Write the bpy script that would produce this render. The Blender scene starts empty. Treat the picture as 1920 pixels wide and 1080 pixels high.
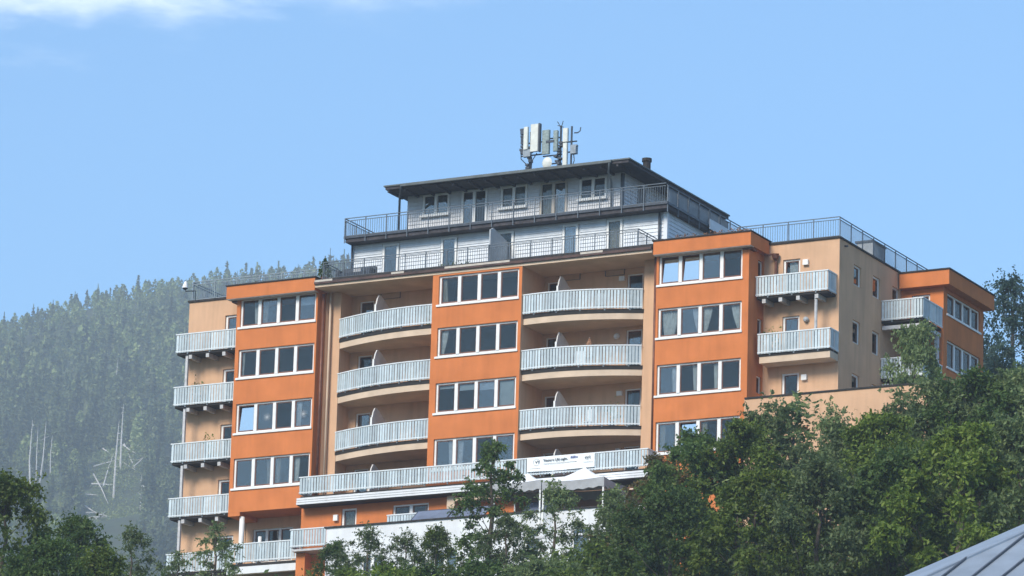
import bpy, math, random
import numpy as np
from mathutils import Vector

SC = bpy.context.scene
COL = SC.collection
PI = math.pi
rnd = random.Random(7)

# ------------------------------------------------------------------ camera
CAM = (109.034, -197.154, -50.970)
YAW, PITCH, ROLL = -0.4903761, 0.2494657, 0.0291546
cam_data = bpy.data.cameras.new('camera')
cam = bpy.data.objects.new('camera', cam_data)
COL.objects.link(cam)
fw = Vector((math.sin(YAW) * math.cos(PITCH), math.cos(YAW) * math.cos(PITCH), math.sin(PITCH)))
rt = Vector((math.cos(YAW), -math.sin(YAW), 0.0))
up = rt.cross(fw)
r2 = rt * math.cos(ROLL) + up * math.sin(ROLL)
u2 = up * math.cos(ROLL) - rt * math.sin(ROLL)
M = cam.matrix_world.to_3x3()
for i in range(3):
    M[i][0], M[i][1], M[i][2] = r2[i], u2[i], -fw[i]
cam.matrix_world = M.to_4x4()
cam.location = CAM
cam_data.sensor_width = 36.0
cam_data.lens = 9001.8 / 1920.0 * 36.0
cam_data.clip_start = 1.0
cam_data.clip_end = 30000.0
SC.camera = cam

# ------------------------------------------------------------------ light and sky
SUN_DIR = Vector((-0.12, -0.78, 0.60)).normalized()          # towards the sun
SUN_EL = math.asin(SUN_DIR.z)
SUN_AZ = math.atan2(SUN_DIR.x, SUN_DIR.y)
W = bpy.data.worlds.new('World')
SC.world = W
W.use_nodes = True
nt = W.node_tree
nt.nodes.clear()
wout = nt.nodes.new('ShaderNodeOutputWorld')
wbg = nt.nodes.new('ShaderNodeBackground')
sky = nt.nodes.new('ShaderNodeTexSky')
sky.sky_type = 'NISHITA'
sky.sun_disc = False
sky.sun_elevation = SUN_EL
sky.sun_rotation = SUN_AZ
sky.altitude = 900.0
sky.air_density = 1.0
sky.dust_density = 0.15
sky.ozone_density = 1.6
tc = nt.nodes.new('ShaderNodeTexCoord')
# soft clouds: broken-up patches around a few fixed sky directions
L = nt.links.new
def vdot(v):
    d = nt.nodes.new('ShaderNodeVectorMath')
    d.operation = 'DOT_PRODUCT'
    d.inputs[1].default_value = v
    L(tc.outputs['Generated'], d.inputs[0])
    return d.outputs['Value']
def mth(op, a, b=None, c=None, clamp=False):
    m_ = nt.nodes.new('ShaderNodeMath')
    m_.operation = op
    m_.use_clamp = clamp
    for k, v in enumerate((a, b, c)):
        if v is None: continue
        if isinstance(v, (int, float)): m_.inputs[k].default_value = v
        else: L(v, m_.inputs[k])
    return m_.outputs[0]
mp = nt.nodes.new('ShaderNodeMapping')
mp.inputs['Scale'].default_value = (30.0, 30.0, 100.0)
nz = nt.nodes.new('ShaderNodeTexNoise')
nz.inputs['Scale'].default_value = 1.0
nz.inputs['Detail'].default_value = 7.0
nz.inputs['Roughness'].default_value = 0.6
L(tc.outputs['Generated'], mp.inputs['Vector'])
L(mp.outputs['Vector'], nz.inputs['Vector'])
total = None
# (azimuth, elevation, half width, half height in radians, weight)
for az_, el_, wa, ha, wt in ((-0.592, 0.3228, 0.052, 0.024, 1.0), (-0.520, 0.3225, 0.042, 0.016, 0.5), (-0.72, 0.36, 0.06, 0.03, 1.0), (-0.35, 0.46, 0.12, 0.04, 1.0), (0.5, 0.35, 0.2, 0.06, 1.0), (1.9, 0.4, 0.25, 0.08, 1.0), (-2.0, 0.3, 0.2, 0.06, 1.0)):
    c_ = Vector((math.sin(az_) * math.cos(el_), math.cos(az_) * math.cos(el_), math.sin(el_)))
    r_ = Vector((math.cos(az_), -math.sin(az_), 0.0))
    u_ = r_.cross(c_)
    a_ = mth('DIVIDE', vdot(r_), wa)
    b_ = mth('DIVIDE', vdot(u_), ha)
    d2 = mth('ADD', mth('MULTIPLY', a_, a_), mth('MULTIPLY', b_, b_))
    front_ = mth('GREATER_THAN', vdot(c_), 0.2)
    k_ = mth('SUBTRACT', 1.0, mth('SQRT', d2))                      # 1 in the middle, 0 on the rim
    k_ = mth('ADD', k_, mth('MULTIPLY', mth('SUBTRACT', nz.outputs['Fac'], 0.5), 1.7))
    sm_ = nt.nodes.new('ShaderNodeMapRange')
    sm_.interpolation_type = 'SMOOTHSTEP'
    sm_.inputs['From Min'].default_value = -0.20
    sm_.inputs['From Max'].default_value = 0.95
    L(k_, sm_.inputs['Value'])
    k_ = mth('MULTIPLY', mth('MULTIPLY', sm_.outputs['Result'], front_), wt)
    total = k_ if total is None else mth('MAXIMUM', total, k_)
mx = nt.nodes.new('ShaderNodeMix')
mx.data_type = 'RGBA'
tint = nt.nodes.new('ShaderNodeMix')
tint.data_type = 'RGBA'
tint.blend_type = 'MULTIPLY'
tint.inputs[0].default_value = 1.0
tint.inputs[7].default_value = (0.84, 1.14, 1.27, 1.0)
L(sky.outputs['Color'], tint.inputs[6])
L(tint.outputs[2], mx.inputs[6])
mx.inputs[7].default_value = (9.5, 9.9, 10.4, 1.0)
L(total, mx.inputs[0])
L(mx.outputs[2], wbg.inputs['Color'])
wbg.inputs['Strength'].default_value = 0.115
L(wbg.outputs['Background'], wout.inputs['Surface'])

sun_data = bpy.data.lights.new('sun', 'SUN')
sun_data.energy = 3.0
sun_data.angle = math.radians(22.0)
sun_data.color = (1.0, 0.91, 0.78)
sun = bpy.data.objects.new('sun', sun_data)
sun.rotation_euler = SUN_DIR.to_track_quat('Z', 'Y').to_euler()
sun.location = (-40, -60, 80)
COL.objects.link(sun)

SC.view_settings.view_transform = 'Standard'
SC.view_settings.look = 'None'
SC.view_settings.exposure = 0.88
SC.view_settings.gamma = 1.0
SC.view_settings.use_curve_mapping = False
SC.cycles.max_bounces = 8
SC.cycles.transparent_max_bounces = 24
SC.cycles.volume_bounces = 0

# ------------------------------------------------------------------ materials
def mat(name, col, rough=0.7, metal=0.0, var=0.08, scale=3.0, bump=0.0, bscale=40.0, streak=0.0, spec=0.4, col2=None, piece=0.0):
    m = bpy.data.materials.new(name)
    m.use_nodes = True
    n = m.node_tree
    b = n.nodes['Principled BSDF']
    b.inputs['Roughness'].default_value = rough
    b.inputs['Metallic'].default_value = metal
    b.inputs['Specular IOR Level'].default_value = spec
    t = n.nodes.new('ShaderNodeTexCoord')
    g = n.nodes.new('ShaderNodeNewGeometry')
    no = n.nodes.new('ShaderNodeTexNoise')
    no.inputs['Scale'].default_value = scale
    no.inputs['Detail'].default_value = 6.0
    n.links.new(g.outputs['Position'], no.inputs['Vector'])
    mixn = n.nodes.new('ShaderNodeMix')
    mixn.data_type = 'RGBA'
    c = col
    c2 = col2 if col2 else tuple(max(0.0, v * (1 - 2 * var)) for v in c)
    c1 = c if col2 else tuple(min(1.0, v * (1 + 2 * var)) for v in c)
    mixn.inputs[6].default_value = (*c2, 1)
    mixn.inputs[7].default_value = (*c1, 1)
    mr = n.nodes.new('ShaderNodeMapRange')
    mr.inputs['From Min'].default_value = 0.3
    mr.inputs['From Max'].default_value = 0.7
    n.links.new(no.outputs['Fac'], mr.inputs['Value'])
    n.links.new(mr.outputs['Result'], mixn.inputs[0])
    out = mixn.outputs[2]
    if streak > 0:
        mpg = n.nodes.new('ShaderNodeMapping')
        mpg.inputs['Scale'].default_value = (2.2, 2.2, 0.22)
        n2 = n.nodes.new('ShaderNodeTexNoise')
        n2.inputs['Scale'].default_value = 1.5
        n2.inputs['Detail'].default_value = 5.0
        n.links.new(g.outputs['Position'], mpg.inputs['Vector'])
        n.links.new(mpg.outputs['Vector'], n2.inputs['Vector'])
        m2 = n.nodes.new('ShaderNodeMapRange')
        m2.inputs['From Min'].default_value = 0.45
        m2.inputs['From Max'].default_value = 0.8
        m2.inputs['To Min'].default_value = 1.0
        m2.inputs['To Max'].default_value = 1.0 - streak
        n.links.new(n2.outputs['Fac'], m2.inputs['Value'])
        mm = n.nodes.new('ShaderNodeMix')
        mm.data_type = 'RGBA'
        mm.blend_type = 'MULTIPLY'
        mm.inputs[0].default_value = 1.0
        n.links.new(out, mm.inputs[6])
        n.links.new(m2.outputs['Result'], mm.inputs[7])
        out = mm.outputs[2]
    if piece > 0:
        m3 = n.nodes.new('ShaderNodeMapRange')
        m3.inputs['To Min'].default_value = 1.0 - piece
        m3.inputs['To Max'].default_value = 1.0 + piece * 0.4
        n.links.new(g.outputs['Random Per Island'], m3.inputs['Value'])
        mm = n.nodes.new('ShaderNodeMix')
        mm.data_type = 'RGBA'
        mm.blend_type = 'MULTIPLY'
        mm.inputs[0].default_value = 1.0
        n.links.new(out, mm.inputs[6])
        n.links.new(m3.outputs['Result'], mm.inputs[7])
        out = mm.outputs[2]
    n.links.new(out, b.inputs['Base Color'])
    if bump > 0:
        n3 = n.nodes.new('ShaderNodeTexNoise')
        n3.inputs['Scale'].default_value = bscale
        n3.inputs['Detail'].default_value = 3.0
        n.links.new(g.outputs['Position'], n3.inputs['Vector'])
        bp = n.nodes.new('ShaderNodeBump')
        bp.inputs['Strength'].default_value = bump
        bp.inputs['Distance'].default_value = 0.02
        n.links.new(n3.outputs['Fac'], bp.inputs['Height'])
        n.links.new(bp.outputs['Normal'], b.inputs['Normal'])
    return m

MT = {}
MT['orange'] = mat('orange_stucco', (0.61, 0.20, 0.066), 0.9, spec=0.15, var=0.05, scale=0.9, bump=0.35, bscale=14, streak=0.12)
MT['peach'] = mat('peach_stucco', (0.64, 0.40, 0.245), 0.9, spec=0.15, var=0.04, scale=0.8, bump=0.3, bscale=14, streak=0.16)
MT['soffit'] = mat('cream_soffit_paint', (0.62, 0.48, 0.35), 0.85, var=0.06, scale=1.2, bump=0.2, bscale=10)
MT['white'] = mat('white_render', (0.74, 0.76, 0.77), 0.8, var=0.04, scale=1.0, bump=0.2, bscale=12, streak=0.12)
MT['siding'] = mat('white_cladding', (0.68, 0.72, 0.75), 0.55, var=0.04, scale=2.5, piece=0.06, streak=0.08)
MT['siding2'] = mat('grey_cladding', (0.64, 0.65, 0.66), 0.6, var=0.06, scale=2.5, piece=0.10, streak=0.12)
MT['rail'] = mat('pale_grey_board_paint', (0.53, 0.62, 0.65), 0.5, var=0.05, scale=4, piece=0.22, streak=0.15)
MT['railtop'] = mat('white_rail_paint', (0.68, 0.72, 0.73), 0.4, var=0.04, scale=4)
MT['steel'] = mat('galvanised_steel', (0.24, 0.28, 0.31), 0.5, metal=0.3, var=0.08, scale=6)
MT['railsteel'] = mat('blue_grey_rail_steel', (0.11, 0.135, 0.16), 0.5, metal=0.2, var=0.1, scale=6)
MT['dsteel'] = mat('dark_steel', (0.055, 0.065, 0.08), 0.45, metal=0.3, var=0.12, scale=6)
MT['black'] = mat('black_roof_felt', (0.028, 0.024, 0.022), 0.8, var=0.3, scale=5)
MT['brownpipe'] = mat('copper_brown_pipe', (0.16, 0.065, 0.04), 0.5, metal=0.3, var=0.15, scale=4)
MT['gutter'] = mat('dark_brown_gutter', (0.07, 0.034, 0.026), 0.6, var=0.25, scale=3)
MT['frame'] = mat('white_window_frame', (0.80, 0.80, 0.77), 0.4, var=0.03, scale=4)
MT['sash'] = mat('brown_wood_sash', (0.17, 0.075, 0.048), 0.6, var=0.2, scale=6)
MT['gframe'] = mat('beige_window_frame', (0.50, 0.45, 0.38), 0.5, var=0.06, scale=5)
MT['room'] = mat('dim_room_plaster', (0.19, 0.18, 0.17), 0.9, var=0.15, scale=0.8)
MT['curtain'] = mat('white_net_curtain', (0.72, 0.72, 0.70), 0.9, var=0.1, scale=6)
MT['beige_curtain'] = mat('beige_curtain', (0.42, 0.38, 0.31), 0.9, var=0.12, scale=6)
MT['blind'] = mat('pale_blue_blind', (0.50, 0.57, 0.62), 0.8, var=0.05, scale=3)
MT['slab'] = mat('dark_slab_and_gap_shade', (0.022, 0.019, 0.017), 0.8, var=0.25, scale=5)  # dark slabs; near-black also paints the shade in the gaps under the recess rails
MT['beam'] = mat('grey_white_beam', (0.50, 0.50, 0.50), 0.7, var=0.1, scale=5)
MT['screen'] = mat('grey_divider_screen', (0.40, 0.43, 0.45), 0.6, var=0.06, scale=3)
MT['wscreen'] = mat('white_divider_screen', (0.62, 0.60, 0.57), 0.6, var=0.06, scale=3)
MT['roofmetal'] = mat('seamed_sheet_metal', (0.33, 0.375, 0.42), 0.5, metal=0.35, var=0.06, scale=1.2, streak=0.12)
MT['seam'] = mat('dark_seam_metal', (0.10, 0.11, 0.125), 0.5, metal=0.3, var=0.1, scale=3)
MT['rooftop'] = mat('dark_roof_sheet', (0.10, 0.115, 0.115), 0.55, metal=0.2, var=0.12, scale=3)
MT['eave'] = mat('dark_eave_board', (0.050, 0.045, 0.050), 0.8, var=0.2, scale=5)
MT['antwhite'] = mat('antenna_plastic', (0.66, 0.68, 0.62), 0.5, var=0.05, scale=4)
MT['antgreen'] = mat('antenna_grey_green', (0.24, 0.30, 0.29), 0.55, var=0.15, scale=9)
MT['cloth'] = mat('white_canvas', (0.78, 0.80, 0.82), 0.8, var=0.03, scale=3)
MT['valance'] = mat('grey_canvas', (0.36, 0.37, 0.38), 0.85, var=0.06, scale=3)
MT['banner'] = mat('white_banner_cloth', (0.80, 0.83, 0.82), 0.7, var=0.02, scale=3)
MT['ink'] = mat('dark_print', (0.05, 0.07, 0.09), 0.7, var=0.1, scale=9)
MT['inkblue'] = mat('blue_print', (0.09, 0.12, 0.28), 0.7, var=0.1, scale=9)
MT['gpanel'] = mat('slate_blue_panel', (0.13, 0.16, 0.235), 0.25, var=0.1, scale=2, spec=0.6)
MT['trunk'] = mat('grey_brown_bark', (0.085, 0.066, 0.05), 0.9, var=0.25, scale=8, bump=0.5, bscale=18)
MT['deadwood'] = mat('bleached_dead_wood', (0.52, 0.50, 0.46), 0.9, var=0.12, scale=2)
MT['dry'] = mat('dry_brown_leaf', (0.24, 0.13, 0.075), 0.9, var=0.3, scale=9)

def glass_mat(name, tintc, refl, mirror=False):
    m = bpy.data.materials.new(name)
    m.use_nodes = True
    n = m.node_tree
    n.nodes.clear()
    o = n.nodes.new('ShaderNodeOutputMaterial')
    gl = n.nodes.new('ShaderNodeBsdfGlossy')
    gl.inputs['Roughness'].default_value = 0.03
    gl.inputs['Color'].default_value = (0.95, 0.88, 0.78, 1)
    tr = n.nodes.new('ShaderNodeBsdfTransparent')
    tr.inputs['Color'].default_value = (*tintc, 1)
    lw = n.nodes.new('ShaderNodeLayerWeight')
    lw.inputs['Blend'].default_value = 0.25
    ad = n.nodes.new('ShaderNodeMath')
    ad.operation = 'ADD'
    ad.use_clamp = True
    ad.inputs[1].default_value = refl
    no = n.nodes.new('ShaderNodeTexNoise')
    no.inputs['Scale'].default_value = 1.3
    bp = n.nodes.new('ShaderNodeBump')
    bp.inputs['Strength'].default_value = 0.12
    bp.inputs['Distance'].default_value = 0.03
    g = n.nodes.new('ShaderNodeNewGeometry')
    n.links.new(g.outputs['Position'], no.inputs['Vector'])
    n.links.new(no.outputs['Fac'], bp.inputs['Height'])
    n.links.new(bp.outputs['Normal'], gl.inputs['Normal'])
    mixs = n.nodes.new('ShaderNodeMixShader')
    n.links.new(lw.outputs['Fresnel'], ad.inputs[0])
    n.links.new(ad.outputs[0], mixs.inputs[0])
    n.links.new(tr.outputs[0], mixs.inputs[1])
    n.links.new(gl.outputs[0], mixs.inputs[2])
    n.links.new(mixs.outputs[0], o.inputs['Surface'])
    return m
MT['glass'] = glass_mat('window_glass', (0.72, 0.76, 0.78), 0.03)
MT['mirror'] = glass_mat('reflective_coated_glass', (0.7, 0.8, 0.9), 0.9)
MT['glass2'] = glass_mat('older_window_glass', (0.70, 0.74, 0.78), 0.12)

def leaf_mat(name, c1, c2, c3, nscale=0.9, obj_var=0.25, isl=0.45):
    m = bpy.data.materials.new(name)
    m.use_nodes = True
    n = m.node_tree
    n.nodes.clear()
    o = n.nodes.new('ShaderNodeOutputMaterial')
    d = n.nodes.new('ShaderNodeBsdfPrincipled')
    d.inputs['Roughness'].default_value = 0.55
    d.inputs['Specular IOR Level'].default_value = 0.35
    t = n.nodes.new('ShaderNodeBsdfTranslucent')
    g = n.nodes.new('ShaderNodeNewGeometry')
    oi = n.nodes.new('ShaderNodeObjectInfo')
    no = n.nodes.new('ShaderNodeTexNoise')
    no.inputs['Scale'].default_value = nscale
    no.inputs['Detail'].default_value = 4.0
    n.links.new(g.outputs['Position'], no.inputs['Vector'])
    ma = n.nodes.new('ShaderNodeMath')
    ma.operation = 'MULTIPLY_ADD'
    ma.inputs[1].default_value = isl
    n.links.new(g.outputs['Random Per Island'], ma.inputs[0])
    mb = n.nodes.new('ShaderNodeMath')
    mb.operation = 'MULTIPLY_ADD'
    mb.inputs[1].default_value = 0.9
    mb.inputs[2].default_value = -0.3
    n.links.new(no.outputs['Fac'], mb.inputs[0])
    n.links.new(mb.outputs[0], ma.inputs[2])
    cr = n.nodes.new('ShaderNodeValToRGB')
    cr.color_ramp.elements[0].color = (*c1, 1)
    cr.color_ramp.elements[1].color = (*c3, 1)
    e = cr.color_ramp.elements.new(0.5)
    e.color = (*c2, 1)
    n.links.new(ma.outputs[0], cr.inputs[0])
    hs = n.nodes.new('ShaderNodeHueSaturation')
    mr = n.nodes.new('ShaderNodeMapRange')
    mr.inputs['To Min'].default_value = 1 - obj_var
    mr.inputs['To Max'].default_value = 1 + obj_var
    at = n.nodes.new('ShaderNodeAttribute')
    at.attribute_name = 'tone'
    sm = n.nodes.new('ShaderNodeMath')
    sm.operation = 'ADD'
    n.links.new(oi.outputs['Random'], sm.inputs[0])
    n.links.new(at.outputs['Fac'], sm.inputs[1])
    fr = n.nodes.new('ShaderNodeMath')
    fr.operation = 'FRACT'
    n.links.new(sm.outputs[0], fr.inputs[0])
    n.links.new(fr.outputs[0], mr.inputs['Value'])
    n.links.new(mr.outputs['Result'], hs.inputs['Value'])
    n.links.new(cr.outputs[0], hs.inputs['Color'])
    n.links.new(hs.outputs[0], d.inputs['Base Color'])
    n.links.new(hs.outputs[0], t.inputs['Color'])
    ms = n.nodes.new('ShaderNodeMixShader')
    ms.inputs[0].default_value = 0.38
    n.links.new(d.outputs[0], ms.inputs[1])
    n.links.new(t.outputs[0], ms.inputs[2])
    n.links.new(ms.outputs[0], o.inputs['Surface'])
    return m
MT['leaf'] = leaf_mat('ash_leaf', (0.055, 0.098, 0.010), (0.155, 0.220, 0.028), (0.33, 0.38, 0.065))
MT['leafdark'] = leaf_mat('dark_leaf', (0.038, 0.082, 0.014), (0.10, 0.165, 0.034), (0.23, 0.29, 0.07))
MT['leafgrey'] = leaf_mat('grey_green_leaf', (0.075, 0.120, 0.040), (0.175, 0.235, 0.085), (0.35, 0.40, 0.18))
MT['leafbrown'] = leaf_mat('bronze_leaf', (0.045, 0.050, 0.014), (0.12, 0.090, 0.025), (0.25, 0.18, 0.06))
MT['spruce'] = leaf_mat('spruce_needles', (0.10, 0.13, 0.05), (0.17, 0.205, 0.085), (0.27, 0.31, 0.13), 0.25, 0.5, 0.15)
MT['larch'] = leaf_mat('pale_broadleaf', (0.20, 0.25, 0.08), (0.29, 0.34, 0.12), (0.40, 0.45, 0.18), 0.25, 0.4, 0.15)
MT['birch'] = leaf_mat('blue_green_leaf', (0.030, 0.065, 0.050), (0.055, 0.105, 0.082), (0.12, 0.185, 0.15))

# ------------------------------------------------------------------ mesh helpers
class MB:
    def __init__(s):
        s.v, s.f, s.m = [], [], []
    def quad(s, a, b, c, d, m=0):
        i = len(s.v)
        s.v += [tuple(a), tuple(b), tuple(c), tuple(d)]
        s.f.append((i, i + 1, i + 2, i + 3)); s.m.append(m)
    def poly(s, pts, m=0):
        i = len(s.v)
        s.v += [tuple(p) for p in pts]
        s.f.append(tuple(range(i, i + len(pts)))); s.m.append(m)
    def box(s, x0, x1, y0, y1, z0, z1, m=0):
        i = len(s.v)
        s.v += [(x0, y0, z0), (x1, y0, z0), (x1, y1, z0), (x0, y1, z0), (x0, y0, z1), (x1, y0, z1), (x1, y1, z1), (x0, y1, z1)]
        for q in ((0, 3, 2, 1), (4, 5, 6, 7), (0, 1, 5, 4), (1, 2, 6, 5), (2, 3, 7, 6), (3, 0, 4, 7)):
            s.f.append(tuple(i + k for k in q)); s.m.append(m)
        return s
    def obox(s, c, t, hl, hw, z0, z1, m=0):
        """box centred at c=(x,y), long axis t=(tx,ty)"""
        nx, ny = -t[1], t[0]
        i = len(s.v)
        for z in (z0, z1):
            for a, b in ((-1, -1), (1, -1), (1, 1), (-1, 1)):
                s.v.append((c[0] + t[0] * hl * a + nx * hw * b, c[1] + t[1] * hl * a + ny * hw * b, z))
        for q in ((0, 3, 2, 1), (4, 5, 6, 7), (0, 1, 5, 4), (1, 2, 6, 5), (2, 3, 7, 6), (3, 0, 4, 7)):
            s.f.append(tuple(i + k for k in q)); s.m.append(m)
    def tube(s, pts, rads, n=6, m=0, caps=True):
        pts = [Vector(p) for p in pts]
        rings = []
        for k, p in enumerate(pts):
            d = (pts[min(k + 1, len(pts) - 1)] - pts[max(k - 1, 0)]).normalized()
            a = d.orthogonal().normalized() if k == 0 else (rings_a - d * rings_a.dot(d)).normalized()
            rings_a = a
            b = d.cross(a)
            r = rads[k] if isinstance(rads, (list, tuple)) else rads
            i = len(s.v)
            for j in range(n):
                an = 2 * PI * j / n
                s.v.append(tuple(p + a * (math.cos(an) * r) + b * (math.sin(an) * r)))
            rings.append(i)
        for k in range(len(rings) - 1):
            for j in range(n):
                a, b = rings[k] + j, rings[k] + (j + 1) % n
                s.f.append((a, b, rings[k + 1] + (j + 1) % n, rings[k + 1] + j)); s.m.append(m)
        if caps:
            s.f.append(tuple(rings[0] + j for j in reversed(range(n)))); s.m.append(m)
            s.f.append(tuple(rings[-1] + j for j in range(n))); s.m.append(m)
        return s
    def sweep(s, path, o0, o1, z0, z1, m=0):
        """rectangular section along a plan path; o0..o1 are offsets to the right of travel"""
        n = len(path)
        P = [Vector((p[0], p[1])) for p in path]
        off = []
        for k in range(n):
            d0 = (P[k] - P[k - 1]).normalized() if k > 0 else None
            d1 = (P[k + 1] - P[k]).normalized() if k < n - 1 else None
            if d0 is None: d0 = d1
            if d1 is None: d1 = d0
            n0 = Vector((d0.y, -d0.x)); n1 = Vector((d1.y, -d1.x))
            b = (n0 + n1).normalized()
            off.append(b / max(0.3, b.dot(n0)))
        i = len(s.v)
        for k in range(n):
            for o, z in ((o0, z0), (o1, z0), (o1, z1), (o0, z1)):
                q = P[k] + off[k] * o
                s.v.append((q.x, q.y, z))
        for k in range(n - 1):
            a, b = i + 4 * k, i + 4 * k + 4
            for j in range(4):
                s.f.append((a + j, b + j, b + (j + 1) % 4, a + (j + 1) % 4)); s.m.append(m)
        s.f.append((i, i + 3, i + 2, i + 1)); s.m.append(m)
        e = i + 4 * (n - 1)
        s.f.append((e, e + 1, e + 2, e + 3)); s.m.append(m)
        return s
    def wall_y(s, x0, x1, z0, z1, y, holes=(), depth=0.2, m=0, sign=1):
        """plane facing -Y with openings and reveals running to +Y"""
        xs = sorted({x0, x1, *[h[0] for h in holes], *[h[1] for h in holes]})
        zs = sorted({z0, z1, *[h[2] for h in holes], *[h[3] for h in holes]})
        for a, b in zip(xs, xs[1:]):
            for c, d in zip(zs, zs[1:]):
                cx, cz = (a + b) / 2, (c + d) / 2
                if any(h[0] < cx < h[1] and h[2] < cz < h[3] for h in holes):
                    continue
                s.quad((a, y, c), (b, y, c), (b, y, d), (a, y, d), m)
        for h in holes:
            a, b, c, d = h
            yy = y + depth
            s.quad((a, y, c), (a, yy, c), (b, yy, c), (b, y, c), m)
            s.quad((a, y, d), (b, y, d), (b, yy, d), (a, yy, d), m)
            s.quad((a, y, c), (a, y, d), (a, yy, d), (a, yy, c), m)
            s.quad((b, y, c), (b, yy, c), (b, yy, d), (b, y, d), m)
        return s
    def wall_x(s, y0, y1, z0, z1, x, holes=(), depth=0.2, m=0):
        """plane facing +X with reveals running to -X"""
        t = MB()
        t.wall_y(y0, y1, z0, z1, 0.0, holes, depth, m)
        i = len(s.v)
        s.v += [(x - p[1], p[0], p[2]) for p in t.v]
        s.f += [tuple(i + k for k in q) for q in t.f]
        s.m += t.m
        return s

WORLD = {}
def obj(name, mb, m, parent=None, origin=None, kind=None, smooth=False, local=False, rotz=0.0):
    """link one mesh object; vertices are given in world space (or in the parent's space when local)"""
    vs = np.array(mb.v, dtype=float) if not isinstance(mb.v, np.ndarray) else mb.v
    if origin is None:
        lo, hi = vs.min(0), vs.max(0)
        origin = ((lo[0] + hi[0]) / 2, (lo[1] + hi[1]) / 2, lo[2])
    me = bpy.data.meshes.new(name)
    me.from_pydata((vs - np.array(origin)).tolist(), [], mb.f)
    ms = m if isinstance(m, (list, tuple)) else [m]
    for q in ms:
        me.materials.append(q)
    if len(ms) > 1:
        me.polygons.foreach_set('material_index', mb.m)
    if smooth:
        me.polygons.foreach_set('use_smooth', [True] * len(me.polygons))
    me.update()
    o = bpy.data.objects.new(name, me)
    COL.objects.link(o)
    o.rotation_euler.z = rotz
    if parent is not None:
        o.parent = parent
        if local:
            o.location = origin
            WORLD[o.name] = Vector(origin)
        else:
            o.location = Vector(origin) - WORLD[parent.name]
            WORLD[o.name] = Vector(origin)
    else:
        o.location = origin
        WORLD[o.name] = Vector(origin)
    if kind:
        o['kind'] = kind
    return o

def tag(o, label, cat=None, group=None):
    o['label'] = label
    if cat: o['category'] = cat
    if group: o['group'] = group
    return o

def thing(name, label, cat, loc, group=None):
    o = bpy.data.objects.new(name, None)
    o.empty_display_size = 0.3
    COL.objects.link(o)
    o.location = loc
    WORLD[o.name] = Vector(loc)
    return tag(o, label, cat, group)

def box_obj(name, x0, x1, y0, y1, z0, z1, m, parent=None, **k):
    return obj(name, MB().box(x0, x1, y0, y1, z0, z1), m, parent, **k)

def link_copy(src, name, parent, loc):
    o = bpy.data.objects.new(name, src.data)
    COL.objects.link(o)
    o.parent = parent
    o.location = Vector(loc) - WORLD[parent.name]
    return o

# ------------------------------------------------------------------ ground and mountain
def smooth(a, b, x):
    t = np.clip((x - a) / (b - a), 0, 1)
    return t * t * (3 - 2 * t)
RIDGE_AZ = [-3.2, -1.2, -0.95, -0.75, -0.667, -0.6224, -0.5999, -0.5772, -0.5544, -0.527, -0.50, -0.4571, -0.4285, -0.3807, -0.3267, 0.2, 1.2, 3.2]
RIDGE_T = [0.10, 0.14, 0.17, 0.205, 0.227, 0.235, 0.2405, 0.2485, 0.2525, 0.2545, 0.250, 0.222, 0.19, 0.16, 0.15, 0.12, 0.10, 0.10]
NEAR_R = [0, 40, 120, 160, 190, 205, 215, 260, 420, 700, 1150]
NEAR_Z = [-53, -52.5, -40, -28, -19, -14, -11, -9, 0, 45, 139]
def ground_z(x, y):
    x = np.asarray(x, float); y = np.asarray(y, float)
    dx, dy = x - CAM[0], y - CAM[1]
    r = np.hypot(dx, dy)
    az = np.arctan2(dx, dy)
    near = np.interp(r, NEAR_R, NEAR_Z)
    rt_ = np.interp(az, RIDGE_AZ, RIDGE_T)
    top = CAM[2] + 1850 * rt_
    hill = 139 + (top - 139) * np.clip((r - 1150) / 700, 0, 1)
    back = top * (1 - 0.6 * smooth(1900, 4200, r))
    z = np.where(r < 1150, near, np.where(r < 1850, hill, back))
    front = smooth(-0.2, 0.55, np.cos(az - YAW))
    z = -53 + (z + 53) * front
    z += front * 7.0 * smooth(900, 1300, r) * (np.sin(x * 0.021 + y * 0.013) + 0.7 * np.sin(x * 0.043 - y * 0.037 + 1.3)) * (1 - 0.7 * smooth(1750, 1850, r))
    return z

rs = [0.5, 6, 15, 30, 50, 75, 100, 125, 150, 165, 180, 190, 200, 208, 216, 230, 260, 300, 360, 430, 520, 640, 760, 880, 1000] + list(np.arange(1080, 1960, 35.0)) + [2050, 2200, 2500, 3000, 3600, 4300, 5500, 7000, 9000]
NA = 360
azs = np.concatenate([np.linspace(-0.80, -0.20, 150), np.linspace(-0.20, 2 * PI - 0.80, 150)[1:-1]])
NA = len(azs)
gx = np.array([[CAM[0] + r * math.sin(a) for a in azs] for r in rs])
gy = np.array([[CAM[1] + r * math.cos(a) for a in azs] for r in rs])
gz = ground_z(gx, gy)
gb = MB()
gb.v = np.stack([gx.ravel(), gy.ravel(), gz.ravel()], 1)
for i in range(len(rs) - 1):
    for j in range(NA):
        k = (j + 1) % NA
        gb.f.append((i * NA + j, i * NA + k, (i + 1) * NA + k, (i + 1) * NA + j))
gb.f.append(tuple(range(NA)))
MT['ground'] = mat('grassy_ground', (0.060, 0.085, 0.035), 0.95, var=0.3, scale=0.15, col2=(0.045, 0.050, 0.028), bump=0.4, bscale=2)
ground = obj('ground', gb, MT['ground'], origin=(0, 0, 0), kind='structure', smooth=True)

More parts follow.
